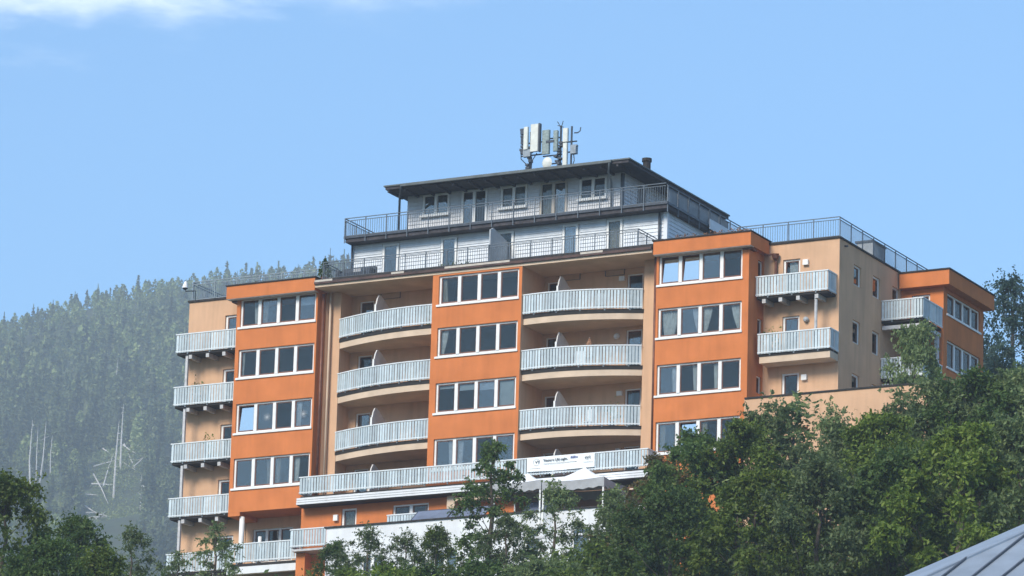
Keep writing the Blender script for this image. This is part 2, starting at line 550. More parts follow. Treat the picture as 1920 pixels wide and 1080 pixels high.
# haze: one even volume round everything below the ridge line
hz = MB().box(-9400, 9600, -9700, 9300, -54.5, 480)
MH = bpy.data.materials.new('haze_air')
MH.use_nodes = True
MH.node_tree.nodes.clear()
ho = MH.node_tree.nodes.new('ShaderNodeOutputMaterial')
hv = MH.node_tree.nodes.new('ShaderNodeVolumePrincipled')
hv.inputs['Color'].default_value = (0.80, 0.92, 1.0, 1)
hv.inputs['Density'].default_value = 0.00037
hv.inputs['Anisotropy'].default_value = 0.1
MH.node_tree.links.new(hv.outputs[0], ho.inputs['Volume'])
haze = obj('haze', hz, MH, origin=(0, 0, -54.5), kind='stuff')

# ------------------------------------------------------------------ the apartment building
B = thing('apartment_building', 'orange and peach multi-storey apartment block with balconies and a grey clad penthouse', 'building', (2.0, 5.0, -12.0))
ROWS = [(5.37, 6.80), (2.795, 4.224), (0.0, 1.482), (-2.78, -1.274)]

def make_window(parent, o3, Wd, H, n, face='y', mull=0.17, edge=0.10, sill=True, room=1.5, fr='frame', sash='sash', glass=None, curtain=None, proud=0.0):
    """window built in its own space: x along the wall, y inwards, z up; o3 = lower corner on the wall face"""
    rz = 0.0 if face == 'y' else PI / 2
    glass = glass or {}
    f = MB()
    y0, y1 = 0.09, 0.17
    f.box(0, edge, y0, y1, 0, H); f.box(Wd - edge, Wd, y0, y1, 0, H)
    f.box(edge, Wd - edge, y0, y1, H - edge * 0.8, H); f.box(edge, Wd - edge, y0, y1, 0, edge * 0.7)
    pw = (Wd - 2 * edge - (n - 1) * mull) / n
    for k in range(1, n):
        a = edge + k * pw + (k - 1) * mull
        f.box(a, a + mull, y0 - 0.03, y1, edge * 0.7, H - edge * 0.8)
    vs = f.v
    me = bpy.data.meshes.new('window')
    me.from_pydata(vs, [], f.f)
    me.materials.append(MT[fr])
    w = bpy.data.objects.new('window', me)
    COL.objects.link(w)
    w.parent = parent
    w.rotation_euler.z = rz
    w.location = Vector(o3) - WORLD[parent.name]
    WORLD[w.name] = Vector(o3)
    z0, z1 = edge * 0.7, H - edge * 0.8
    for k in range(n):
        a = edge + k * (pw + mull)
        b = a + pw
        if sash:
            s = MB()
            t = 0.045
            s.box(a, a + t, y0 + 0.03, y1 - 0.01, z0, z1); s.box(b - t, b, y0 + 0.03, y1 - 0.01, z0, z1)
            s.box(a + t, b - t, y0 + 0.03, y1 - 0.01, z1 - t, z1); s.box(a + t, b - t, y0 + 0.03, y1 - 0.01, z0, z0 + 0.07)
            obj('sash', s, MT[sash], w, origin=(0, 0, 0), local=True)
            g0, g1, h0, h1 = a + t, b - t, z0 + 0.07, z1 - t
        else:
            g0, g1, h0, h1 = a, b, z0, z1
        kind = glass.get(k, 'glass')
        p = MB()
        if kind == 'tilt':       # sash tipped inwards at the top, its coated pane catching the sky
            d = 0.10
            p.poly([(g0, y0 + 0.045, h0), (g1, y0 + 0.045, h0), (g1, y0 + 0.045 + d, h1 - 0.05), (g0, y0 + 0.045 + d, h1 - 0.05)])
            p.poly([(g0, y0 + 0.056, h0), (g0, y0 + 0.056 + d, h1 - 0.05), (g1, y0 + 0.056 + d, h1 - 0.05), (g1, y0 + 0.056, h0)])
            obj('pane', p, MT['mirror'], w, origin=(0, 0, 0), local=True)
        else:
            p.box(g0, g1, y0 + 0.045, y0 + 0.055, h0, h1)
            obj('pane', p, MT['glass2' if rnd.random() < 0.3 else 'glass'], w, origin=(0, 0, 0), local=True)
        if kind.startswith('blind'):
            frac = float(kind[5:] or 1)
            obj('blind', MB().box(g0 - 0.02, g1 + 0.02, 0.20, 0.21, h1 - (h1 - h0) * frac, h1), MT['blind'], w, origin=(0, 0, 0), local=True)
    if sill:
        obj('sill', MB().box(-0.10, Wd + 0.04, -0.06, 0.10, -0.10, 0.0), MT['frame'], w, origin=(0, 0, 0), local=True)
    if room:
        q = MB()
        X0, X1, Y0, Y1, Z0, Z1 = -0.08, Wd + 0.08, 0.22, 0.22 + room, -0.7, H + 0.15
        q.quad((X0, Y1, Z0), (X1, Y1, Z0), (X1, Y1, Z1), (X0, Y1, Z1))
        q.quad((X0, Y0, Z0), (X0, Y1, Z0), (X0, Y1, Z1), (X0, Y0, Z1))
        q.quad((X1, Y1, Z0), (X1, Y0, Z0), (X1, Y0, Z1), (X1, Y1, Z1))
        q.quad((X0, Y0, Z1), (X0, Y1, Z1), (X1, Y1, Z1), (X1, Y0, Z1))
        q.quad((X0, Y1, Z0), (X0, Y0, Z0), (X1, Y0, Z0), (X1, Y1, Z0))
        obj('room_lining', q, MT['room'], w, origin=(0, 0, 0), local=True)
    for c in (curtain or []):
        # (x0 top, x1 top, x0 bottom, x1 bottom, z bottom, material)
        a0, a1, b0, b1, zb, cm = c
        cb = MB()
        nf = 22
        rows_ = []
        for iz in range(7):
            t = iz / 6
            zz = z1 + (zb - z1) * t
            tt = t ** 1.4
            i0 = len(cb.v)
            for j in range(nf):
                u = j / (nf - 1)
                xx = (a0 + (a1 - a0) * u) * (1 - tt) + (b0 + (b1 - b0) * u) * tt
                cb.v.append((xx, 0.24 + 0.025 * math.sin(j * 1.9), zz))
            rows_.append(i0)
        for iz in range(6):
            for j in range(nf - 1):
                cb.f.append((rows_[iz] + j, rows_[iz] + j + 1, rows_[iz + 1] + j + 1, rows_[iz + 1] + j)); cb.m.append(0)
        obj('curtain', cb, MT[cm], w, origin=(0, 0, 0), local=True, smooth=True)
    return w

def resample(path, step):
    P = [Vector((p[0], p[1])) for p in path]
    out = []
    for a, b in zip(P, P[1:]):
        Ln = (b - a).length
        n = max(1, round(Ln / step))
        for k in range(n):
            out.append((a + (b - a) * ((k + 0.5) / n), (b - a).normalized()))
    return out

def arc_resample(path, step):
    P = [Vector((p[0], p[1])) for p in path]
    d = [0.0]
    for a, b in zip(P, P[1:]):
        d.append(d[-1] + (b - a).length)
    n = max(1, round(d[-1] / step))
    out = []
    for k in range(n):
        t = (k + 0.5) / n * d[-1]
        j = max(0, min(len(P) - 2, int(np.searchsorted(d, t)) - 1))
        u = (t - d[j]) / (d[j + 1] - d[j])
        out.append((P[j] + (P[j + 1] - P[j]) * u, (P[j + 1] - P[j]).normalized()))
    return out

def board_rail(bal, path, zt, zb, pitch=0.155, bw=0.118, curve=False, missing=0.0):
    """board infill, handrail and lower rail on a balcony part"""
    obj('handrail', MB().sweep(path, -0.045, 0.045, zt - 0.055, zt), MT['railtop'], bal)
    obj('lower_rail', MB().sweep(path, -0.03, 0.03, zb, zb + 0.05), MT['railtop'], bal)
    q = MB()
    for c, t in (arc_resample if curve else resample)(path, pitch):
        if rnd.random() < missing: continue
        j = rnd.uniform(-0.004, 0.004)
        q.obox((c.x + t.y * (0.012 + j), c.y - t.x * (0.012 + j)), t, bw / 2 * rnd.uniform(0.93, 1.06), 0.011, zb - 0.05 + rnd.uniform(0, 0.015), zt - 0.062)
    obj('balustrade_boards', q, MT['rail'], bal, kind='stuff')
    # posts behind the boards
    for c, t in (arc_resample if curve else resample)(path, 1.25):
        q = MB(); q.obox((c.x - t.y * 0.05, c.y + t.x * 0.05), t, 0.03, 0.025, zb - 0.12, zt - 0.06)
        obj('post', q, MT['steel'], bal)

# ---- orange bays
def bay(x0, x1, y, zb, zt, wx0, wx1, rows, yback, side_holes=(), side='orange'):
    q = MB()
    holes = [(wx0, wx1, a, b) for a, b in rows]
    q.wall_y(x0, x1, zb, zt, y, holes, 0.2)
    q.wall_x(y, yback, zb, zt, x1, side_holes, 0.2, m=1)
    q.quad((x0, yback, zb), (x0, y, zb), (x0, y, zt), (x0, yback, zt))
    q.quad((x0, yback, zb), (x1, yback, zb), (x1, y, zb), (x0, y, zb))
    obj('bay_wall', q, [MT['orange'], MT[side]], B)

bay(-11.62, -7.0, 0.0, -3.97, 6.77, -11.42, -7.04 - 0.06, ROWS, 1.9)
obj('bay_beam', MB().box(-11.62, -10.95, 0.003, 1.7, -4.16, -3.973), MT['orange'], B)
bay(-0.34, 4.54, -0.427, -6.5, 6.9, 0.0, 4.37, ROWS, 1.9, side='peach')
SIDE = [(1.02, 1.58, a + 0.35, b) for a, b in ((5.2, 6.42), (2.4, 3.62), (-0.35, 0.85))]
bay(11.5, 16.32, 0.0, -12.0, 6.77, 11.62, 15.98, ROWS, 1.9, SIDE)
GL = {('L', 2): {0: 'tilt'}, ('R', 0): {0: 'tilt', 1: 'tilt'}, ('R', 3): {1: 'tilt'}, ('M', 2): {0: 'blind0.12', 1: 'blind0.25', 2: 'blind0.3', 3: 'blind'}}
for bn, x0, x1, y in (('L', -11.42, -7.10, 0.0), ('M', 0.0, 4.37, -0.427), ('R', 11.62, 15.98, 0.0)):
    for k, (a, b) in enumerate(ROWS):
        cur = None
        if (bn, k) == ('R', 1):
            cur = [(0.12, 1.02, 0.25, 0.75, 0.12, 'curtain'), (1.70, 2.06, 1.98, 2.08, 0.15, 'curtain'),
                   (2.28, 2.75, 2.28, 2.45, 0.12, 'curtain'), (3.72, 4.22, 4.05, 4.24, 0.12, 'curtain')]
        elif (bn, k) == ('M', 0):
            cur = [(0.1, 0.32, 0.1, 0.42, 0.1, 'beige_curtain')]
        elif (bn, k) == ('M', 1):
            cur = [(0.1, 0.5, 0.1, 0.25, 0.1, 'curtain')]
        elif (bn, k) == ('L', 1):
            cur = [(0.1, 0.25, 0.1, 0.2, 0.1, 'curtain')]
        gl_ = dict(GL.get((bn, k)) or {})
        if not cur:
            vr = random.Random(bn + str(k))
            pw_ = (x1 - x0 - 0.2 - 0.51) / 4
            cur = []
            for p_ in range(4):
                u = vr.random(); a0 = 0.10 + p_ * (pw_ + 0.17)
                if p_ in gl_: continue
                if u < 0.22: cur.append((a0, a0 + pw_ * 0.35, a0, a0 + pw_ * 0.28, 0.1, vr.choice(['curtain', 'beige_curtain'])))
                elif u < 0.40: cur.append((a0 + pw_ * 0.65, a0 + pw_, a0 + pw_ * 0.72, a0 + pw_, 0.1, vr.choice(['curtain', 'beige_curtain'])))
                elif u < 0.52: gl_[p_] = 'blind%.2f' % vr.uniform(0.12, 0.4)
        w = make_window(B, (x0, y, a), x1 - x0, b - a, 4, glass=gl_, curtain=cur)
        if (bn, k) == ('L', 2):
            for cx in (1.72, 3.78):            # white snowflake stickers on the glass
                q = MB()
                for j in range(6):
                    an = j * PI / 6
                    dx, dz = math.cos(an) * 0.2, math.sin(an) * 0.2
                    px, pz = -math.sin(an) * 0.009, math.cos(an) * 0.009
                    yy = 0.128 - j * 0.0015
                    q.quad((cx - dx - px, yy, 0.72 - dz - pz), (cx + dx - px, yy, 0.72 + dz - pz), (cx + dx + px, yy, 0.72 + dz + pz), (cx - dx + px, yy, 0.72 - dz + pz))
                obj('sticker', q, MT['screen'], w, origin=(0, 0, 0), local=True)
        if (bn, k) in (('L', 1), ('L', 3), ('M', 0), ('M', 3), ('L', 0)):   # things on the inner window ledge
            for _ in range(3):
                px = rnd.uniform(0.3, 4.0)
                q = MB()
                for j in range(9):
                    aa = rnd.uniform(0, 2 * PI); hh = rnd.uniform(0.12, 0.4)
                    q.poly([(px, 0.3, 0.05), (px + math.cos(aa) * 0.12, 0.3 + math.sin(aa) * 0.05, hh), (px + math.cos(aa) * 0.2, 0.3 + math.sin(aa) * 0.05, hh * 0.8)])
                obj('sill_plant', q, MT['leafdark'], w, origin=(0, 0, 0), local=True)
for (a0, a1, z0, z1) in SIDE:
    make_window(B, (16.32, a0, z0), a1 - a0, z1 - z0, 1, face='x', sill=False, room=0.6, edge=0.07)

# ---- fascias of the two outer bays
for x0, x1, yb in ((-12.02, -6.97, 1.85), (11.5, 16.58, 1.86)):
    q = MB().box(x0, x1, -0.4, yb, 6.772, 7.42)
    obj('fascia_soffit', MB().box(x0 + 0.01, x1 - 0.01, -0.385, -0.004, 6.752, 6.769), MT['beam'], B)
    obj('roof_fascia', q, MT['orange'], B)
    q = MB().box(x0 - 0.05, x1 + 0.05, -0.45, yb, 7.423, 7.48)
    obj('roof_edge', q, MT['black'], B)
# dark joint trim under the fascia
for x0, x1 in ((-11.9, -11.62), (16.0, 16.5)):
    obj('fascia_joint', MB().box(x0, x1, -0.06, 0.5, 6.67, 6.748), MT['brownpipe'], B)

# ---- tan pilasters, recess walls
def pilaster(x0, x1):
    obj('pilaster', MB().box(x0, x1, 0.8, 1.9, -4.2, 6.88), MT['peach'], B)
pilaster(-6.99, -6.14)
pilaster(10.46, 11.49)
FL = [4.45, 1.70, -1.20, -4.0]
RZ = [5.49, 2.74, -0.19]
def recess(x0, x1, doors, seed):
    q = MB()
    holes = []
    for k in range(4):
        for (a, b) in doors:
            holes.append((a, b, FL[k] + 0.06, FL[k] + 2.16))
    q.wall_y(x0, x1, -4.2, 6.88, 1.9, holes, 0.15)
    q.quad((x0, 1.9, -4.2), (x0, -0.4, -4.2), (x0, -0.4, 6.88), (x0, 1.9, 6.88)) if False else None
    obj('recess_wall', q, MT['peach'], B)
    for i, h in enumerate(holes):
        k = i % 7
        cur = [(0.08, 0.3, 0.08, 0.22, 0.1, 'curtain')] if k in (2, 5) else None
        make_window(B, (h[0], 1.9, h[2]), h[1] - h[0], h[3] - h[2], 1, sill=False, room=0.9, edge=0.08, curtain=cur)
recess(-6.14, -0.34, [(-5.72, -4.90)], 1)
recess(4.54, 10.46, [(4.68, 5.40), (9.0, 9.86)], 2)

# ---- eave over the middle part
EP = [(-6.93, -0.45), (11.46, -0.45)]
obj('eave_slab', MB().box(-6.93, 11.46, -0.45, 2.2, 6.885, 7.02), MT['soffit'], B)
obj('gutter', MB().sweep(EP, -0.02, 0.10, 7.024, 7.15), MT['gutter'], B)
obj('roof_edge', MB().box(-6.95, 11.47, -0.42, 2.2, 7.155, 7.30), MT['black'], B)
for a, b in ((-6.9, -5.9), (0.35, 3.9), (-2.6, -1.9), (7.7, 8.9)):
    obj('edge_board', MB().box(a, b, -0.56, -0.53, 7.10 + 0.02, 7.22), MT['gframe'], B)

# ---- curved recess balconies
def curve_path(xa, ya, xb, yb, bul, n=18):
    return [(xa + (xb - xa) * t, ya + (yb - ya) * t - bul * 4 * t * (1 - t)) for t in [k / n for k in range(n + 1)]]
def recess_balcony(flip, x0, x1, k):
    zt = RZ[k]; zb = zt - 0.93
    if not flip:
        path = curve_path(x0, 0.72, x1, -0.30, 0.34)
    else:
        path = curve_path(x0, -0.30, x1, 0.72, 0.44)
    inner = [(p[0], p[1] + 0.09) for p in path]
    q = MB()
    zs0, zs1 = FL[k] - 0.44, FL[k] - 0.13
    n = len(inner)
    i = len(q.v)
    for p in inner:
        q.v += [(p[0], p[1], zs0), (p[0], p[1], zs1), (p[0], 1.9, zs0), (p[0], 1.9, zs1)]
    for j in range(n - 1):
        a, b = i + 4 * j, i + 4 * j + 4
        q.f += [(a, b, b + 1, a + 1), (a + 2, b + 2, b, a), (a + 1, b + 1, b + 3, a + 3)]
        q.m += [0, 0, 0]
    bal = obj('balcony', q, MT['soffit'], B)
    obj('gap_shade_strip', MB().sweep([(p[0], p[1] + 0.16) for p in path], -0.10, 0.10, zs1 + 0.003, zb - 0.06), MT['slab'], bal)  # dark strip closing the open gap under the rail, its shade put into the colour
    board_rail(bal, path, zt, zb, curve=True)
    return bal
scr_x = {False: -3.78, True: 6.2}
for flip, x0, x1 in ((False, -6.13, -0.36), (True, 4.56, 10.45)):
    bals = [recess_balcony(flip, x0, x1, k) for k in range(3)]
    for k in range(4):
        x = scr_x[flip]
        zf = FL[k]
        pts = [(0.12, zf), (1.88, zf), (1.88, zf + 1.30), (1.45, zf + 1.52), (0.9, zf + 1.82), (0.55, zf + 1.97), (0.38, zf + 1.95), (0.22, zf + 1.72), (0.12, zf + 1.40)]
        q = MB()
        q.poly([(x + 0.03, a, b) for a, b in pts])
        q.poly([(x - 0.03, a, b) for a, b in reversed(pts)])
        for j in range(len(pts)):
            a, b = pts[j], pts[(j + 1) % len(pts)]
            q.quad((x - 0.03, a[0], a[1]), (x - 0.03, b[0], b[1]), (x + 0.03, b[0], b[1]), (x + 0.03, a[0], a[1]))
        sc = obj('divider_screen', q, MT['wscreen'], B)
        obj('screen_edge', MB().box(x - 0.045, x + 0.045, 0.06, 0.117, zf, zf + 1.42), MT['frame'], sc)
    # lamps beside the doors
    for k in range(4):
        zl = FL[k] + 1.75
        if not flip:
            box_obj('wall_lamp', -4.78, -4.5, 1.78, 1.898, zl, zl + 0.22, MT['frame'], B)
        else:
            box_obj('wall_lamp', 5.50, 5.74, 1.78, 1.898, zl, zl + 0.22, MT['frame'], B)
            if k == 1:
                q = MB()
                q.tube([(8.55, 1.70, zl + 0.12), (8.55, 1.80, zl + 0.12), (8.55, 1.898, zl + 0.12)], [0.1, 0.16, 0.12], 12)
                obj('wall_lamp', q, MT['curtain'], B)
            else:
                box_obj('wall_lamp', 8.62, 8.9, 1.78, 1.898, zl + 0.1, zl + 0.32, MT['frame'], B)

# ---- drain pipes
def pipe(name, pts, r, m):
    return obj(name, MB().tube(pts, r, 8), MT[m], B, smooth=True)
pipe('drain_pipe', [(-6.82, 0.25, 6.7), (-6.82, 0.25, -4.0)], 0.075, 'brownpipe')
pipe('drain_pipe', [(-6.62, 0.60, 6.85), (-6.62, 0.60, -4.0)], 0.05, 'soffit')
pipe('drain_pipe', [(11.36, 0.20, 6.8), (11.36, 0.20, -4.0)], 0.07, 'brownpipe')
pipe('drain_pipe', [(11.15, 0.66, 6.88), (11.15, 0.66, -4.0)], 0.05, 'soffit')
q = MB().tube([(16.98, 1.58, 5.4), (16.98, 1.58, 6.45), (16.98, 1.52, 6.55), (16.98, 1.5, 6.75)], [0.07, 0.07, 0.16, 0.19], 8)
obj('rain_hopper', q, MT['brownpipe'], B)
obj('rain_spout', MB().tube([(16.5, 1.3, 6.7), (16.98, 1.45, 6.72)], 0.05, 6), MT['brownpipe'], B)

# ---- tan wings left and right, flank wall, core
TANROWS = [(5.45, 6.47), (2.65, 3.72), (-0.05, 0.97)]
q = MB()
rh = [(17.30, 18.18, FL[k] + 0.1, t) for k, t in enumerate((6.47, 3.71, 0.97))]
q.wall_y(16.32, 20.19, -12, 7.26, 1.7, rh, 0.16)
fh = [(3.38, 4.25, 5.42, 6.42), (5.60, 6.50, 5.38, 6.42), (7.95, 8.80, 5.45, 6.45), (3.30, 4.18, 2.62, 3.73), (5.60, 6.45, 2.60, 3.73), (3.26, 4.15, 0.1, 1.14), (5.58, 6.42, 0.05, 1.12)]
q.wall_x(1.7, 9.0, -12, 7.26, 20.19, fh, 0.18)
obj('end_wall', q, MT['peach'], B)
for h in rh:
    make_window(B, (h[0], 1.7, h[2]), h[1] - h[0], h[3] - h[2], 1, sill=False, room=0.9, edge=0.1,
                curtain=[(0.25, 0.8, 0.25, 0.8, 0.05, 'curtain')] if h[3] > 5 else None)
for h in fh:
    make_window(B, (20.19, h[0], h[2]), h[1] - h[0], h[3] - h[2], 1, face='x', sill=False, room=0.8, edge=0.11,
                curtain=[(0.1, 0.75, 0.1, 0.7, 0.05, 'curtain')])
for z, xx in ((6.1, 18.36), (0.55, 18.36)):
    box_obj('wall_lamp', xx, xx + 0.27, 1.56, 1.698, z, z + 0.26, MT['frame'], B)
q = MB().tube([(18.55, 1.5, 3.4), (18.55, 1.62, 3.45), (18.55, 1.698, 3.5)], [0.06, 0.15, 0.11], 12)
obj('wall_lamp', q, MT['screen'], B)
q = MB().tube([(20.35, 2.3, 7.0), (20.19, 2.3, 7.02)], 0.05, 8)
obj('overflow_pipe', q, MT['dsteel'], B)
q = MB()
lh = [(-13.32, -12.3, FL[k] + 0.1, t) for k, t in enumerate((6.55, 3.78, 0.95, -1.85))] + [(-13.32, -12.3, -6.6, -4.7)]
q.wall_y(-15.45, -11.62, -12, 7.40, 1.7, lh, 0.16)
q.quad((-15.45, 12, -12), (-15.45, 1.7, -12), (-15.45, 1.7, 7.40), (-15.45, 12, 7.40))
obj('end_wall', q, MT['peach'], B)
for h in lh:
    make_window(B, (h[0], 1.7, h[2]), h[1] - h[0], h[3] - h[2], 1, sill=False, room=0.9, edge=0.12)
obj('roof_edge', MB().box(-15.52, -11.0, 1.63, 12.2, 7.403, 7.50), MT['black'], B)
obj('roof_edge', MB().box(16.4, 20.26, 1.63, 14.0, 7.263, 7.34), MT['black'], B)
q = MB()
q.box(-15.44, 20.18, 2.3, 12.0, 7.0, 7.15)
q.quad((20.19, 12.0, -12), (-15.45, 12.0, -12), (-15.45, 12.0, 7.26), (20.19, 12.0, 7.26))
obj('flat_roof', q, MT['rooftop'], B)

# ---- straight balconies
def bar_balcony(x0, x1, yf, yb, zt, zfl, close_l=False, close_r=True, slab='dark', beams=(), h=0.93, xw=None):
    q = MB().box(x0 + 0.03, x1 - 0.03, yf + 0.05, yb, zfl - 0.13, zfl - 0.02)
    bal = obj('balcony', q, MT['slab'], B)
    path = []
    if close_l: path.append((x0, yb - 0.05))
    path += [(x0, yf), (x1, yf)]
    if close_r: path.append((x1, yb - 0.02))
    board_rail(bal, path, zt, zt - h)
    if slab == 'peach':
        obj('slab_fascia', MB().box(x0 + 0.05, x1 - 0.02, yf + 0.10, yb - 0.003, zfl - 0.46, zfl - 0.134), MT['soffit'], bal)
    for bx in beams:
        q = MB()
        q.poly([(bx - 0.09, yf + 0.08, zfl - 0.14), (bx + 0.09, yf + 0.08, zfl - 0.14), (bx + 0.09, yf + 0.08, zfl - 0.26), (bx - 0.09, yf + 0.08, zfl - 0.26)][::-1])
        q.box(bx - 0.09, bx + 0.09, yf + 0.085, yb - 0.003, zfl - 0.34, zfl - 0.134)
        obj('beam', q, MT['beam'], bal)
    return bal
# right tan wing
b = bar_balcony(16.36, 20.05, 0.7, 1.7, 5.51, 4.56, beams=(16.75, 17.6, 18.5, 19.45))
b2 = bar_balcony(16.50, 20.19, 0.7, 1.7, 2.72, 1.78, slab='peach')
obj('threshold', MB().box(16.5, 20.1, 1.2, 1.69, -0.62, -0.50), MT['frame'], B)
obj('balcony_post', MB().tube([(19.38, 0.9, 1.8), (19.38, 0.9, 4.3)], 0.075, 8), MT['beam'], B)
# left tan wing, five storeys, with corner posts
LZ = [5.54, 2.83, -0.06, -2.83, -5.65]
for k, z in enumerate(LZ):
    bar_balcony(-15.48, -11.64, 0.7, 1.7, z, z - 0.95, close_l=True, close_r=False, beams=(-14.7, -13.7, -12.75))
    zt_ = z - 1.1
    zb_ = LZ[k + 1] - 0.9 if k < 4 else -12
    obj('balcony_post', MB().box(-14.99, -14.86, 0.82, 0.95, zb_, zt_), MT['beam'], B)

# long balcony across the middle, white clad edge
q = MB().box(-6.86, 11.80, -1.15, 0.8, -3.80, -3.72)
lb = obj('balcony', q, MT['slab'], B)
board_rail(lb, [(-6.89, 0.02 - 0.05), (-6.89, -1.2), (11.83, -1.2), (11.83, -0.25)], -2.77, -3.58)
obj('clad_backing', MB().sweep([(-6.95, -0.05), (-6.95, -1.22), (11.87, -1.22), (11.87, -0.2)], -0.05, -0.01, -4.14, -3.82), MT['slab'], lb)
for k in range(3):
    z0 = -4.15 + k * 0.115
    obj('cladding_board', MB().sweep([(-7.0, -0.05), (-7.0, -1.28), (11.93, -1.28), (11.93, -0.2)], -0.03, 0.0 + 0.004 * (2 - k), z0, z0 + 0.095), MT['white'], lb)
obj('soffit_board', MB().box(-6.96, 11.89, -1.24, 0.3, -4.20, -4.152), MT['slab'], lb)

# ---- lower storeys under the long balcony
q = MB()
q.wall_y(-7.1, 1.05, -9.0, -4.2, -0.6, [(-4.86, -4.02, -6.6, -4.36), (-2.04, -0.06, -6.6, -4.38)], 0.15)
q.quad((-7.1, 1.7, -9), (-7.1, -0.6, -9), (-7.1, -0.6, -4.2), (-7.1, 1.7, -4.2))
obj('lower_wall', q, MT['orange'], B)
make_window(B, (-4.86, -0.6, -6.6), 0.84, 2.24, 1, sill=False, room=0.9, edge=0.11, curtain=[(0.1, 0.75, 0.1, 0.75, 0.1, 'beige_curtain')])
make_window(B, (-2.04, -0.6, -6.6), 1.98, 2.22, 2, sill=False, room=0.9, edge=0.10)
box_obj('wall_lamp', -5.24, -5.0, -0.74, -0.602, -4.95, -4.66, MT['frame'], B)
tr = obj('terrace_screen', MB().box(-1.95, 1.1, -1.22, -1.20, -6.5, -5.1), MT['rail'], B)
board_rail(tr, [(-1.95, -1.27), (1.1, -1.27)], -5.0, -6.2)
obj('pilaster', MB().box(1.08, 1.5, -0.9, 0.2, -9, -4.21), MT['soffit'], B)
q = MB()
q.wall_y(1.5, 11.5, -9.0, -4.2, 0.9, [(2.2, 4.4, -6.4, -4.9), (5.4, 8.0, -6.4, -4.9)], 0.15)
obj('lower_wall', q, MT['peach'], B)
for a, b_ in ((2.2, 4.4), (5.4, 8.0)):
    make_window(B, (a, 0.9, -6.4), b_ - a, 1.5, 3, sill=False, room=0.8)
for k in range(3):
    obj('canopy_beam', MB().box(1.6, 5.2, -1.0 + k * 0.5, -0.9 + k * 0.5, -4.52 - k * 0.02, -4.36), MT['soffit'], B)
# loggia below the left bay
q = MB()
q.wall_y(-11.6, -7.1, -9.0, -3.97, 1.72, [(-11.2, -8.9, -6.2, -4.5), (-7.75, -7.3, -6.2, -4.7)], 0.15)
obj('loggia_wall', q, MT['peach'], B)
make_window(B, (-11.2, 1.72, -6.2), 2.3, 1.7, 3, sill=False, room=0.8, mull=0.14)
make_window(B, (-7.75, 1.72, -6.2), 0.45, 1.5, 1, sill=False, room=0.5, edge=0.06)
obj('column', MB().tube([(-10.95, 0.25, -6.6), (-10.95, 0.25, -4.17)], 0.13, 10), MT['frame'], B, smooth=True)
obj('column', MB().tube([(-9.95, 0.35, -6.6), (-9.95, 0.35, -5.2)], 0.09, 10), MT['frame'], B, smooth=True)
q = MB().box(-11.6, -6.95, 0.04, 1.7, -6.68, -6.56)
lg = obj('balcony', q, MT['slab'], B)
board_rail(lg, [(-11.6, 0.0), (-7.12, 0.0)], -5.55, -6.46)
obj('slab_fascia', MB().box(-11.6, -7.12, 0.06, 0.3, -7.05, -6.69), MT['white'], lg)
obj('loggia_wall', MB().box(-11.6, -7.1, 1.4, 1.69, -12, -6.7), MT['soffit'], B)
q = MB().box(-7.0, -4.62, -1.55, -0.62, -6.50, -6.40)
lg2 = obj('balcony', q, MT['beam'], B)
board_rail(lg2, [(-7.05, -0.7), (-7.05, -1.6), (-4.62, -1.6)], -5.42, -6.28)
obj('column', MB().box(-6.95, -6.45, -1.2, -0.61, -12, -6.52), MT['orange'], B)
obj('lower_wall', MB().box(-6.40, -4.4, -0.59, -0.3, -12, -9.003), MT['orange'], B)

# ---- rear right tower
q = MB()
q.wall_y(20.2, 22.4, -12, 6.45, 9.0, [(20.75, 21.7, 4.0, 6.15), (20.75, 21.7, 1.2, 3.35)], 0.16)
th = [(9.45, 13.6, 5.22, 6.27), (9.45, 13.6, 2.62, 3.95), (9.45, 13.6, -0.1, 1.2)]
q.wall_x(9.0, 14.0, -12, 6.45, 22.4, th, 0.2)
q.quad((22.4, 14.0, -12), (20.2, 14.0, -12), (20.2, 14.0, 6.45), (22.4, 14.0, 6.45))
obj('tower_wall', q, MT['orange'], B)
for h in th:
    make_window(B, (22.4, h[0], h[2]), h[1] - h[0], h[3] - h[2], 4, face='x', room=1.2, mull=0.13,
                glass={1: 'blind0.45', 2: 'blind0.5'} if h[2] > 5 else None)
for z0, z1 in ((4.0, 6.15), (1.2, 3.35)):
    make_window(B, (20.75, 9.0, z0), 0.95, z1 - z0, 1, sill=False, room=0.8)
obj('roof_fascia', MB().box(20.26, 22.85, 8.6, 14.3, 6.453, 7.18), MT['orange'], B)
obj('roof_edge', MB().box(20.27, 22.90, 8.55, 14.35, 7.183, 7.25), MT['black'], B)
for zt, h in ((5.38, 0.95), (2.55, 0.95)):
    q = MB().box(20.2, 22.3, 6.66, 8.997, zt - 1.10, zt - 0.99)
    tb = obj('balcony', q, MT['slab'], B)
    board_rail(tb, [(20.22, 6.6), (22.34, 6.6), (22.34, 8.98)], zt, zt - h)
    obj('beam', MB().sweep([(20.24, 6.66), (22.28, 6.66), (22.28, 8.98)], -0.16, 0.0, zt - 1.42, zt - 1.24), MT['beam'], tb)
    obj('balcony_post', MB().tube([(22.18, 6.78, zt - 3.0), (22.18, 6.78, zt - 1.43)], 0.10, 8), MT['beam'], tb)
    obj('balcony_post', MB().box(22.1, 22.28, 8.6, 8.78, zt - 3.0, zt - 1.43), MT['beam'], tb)

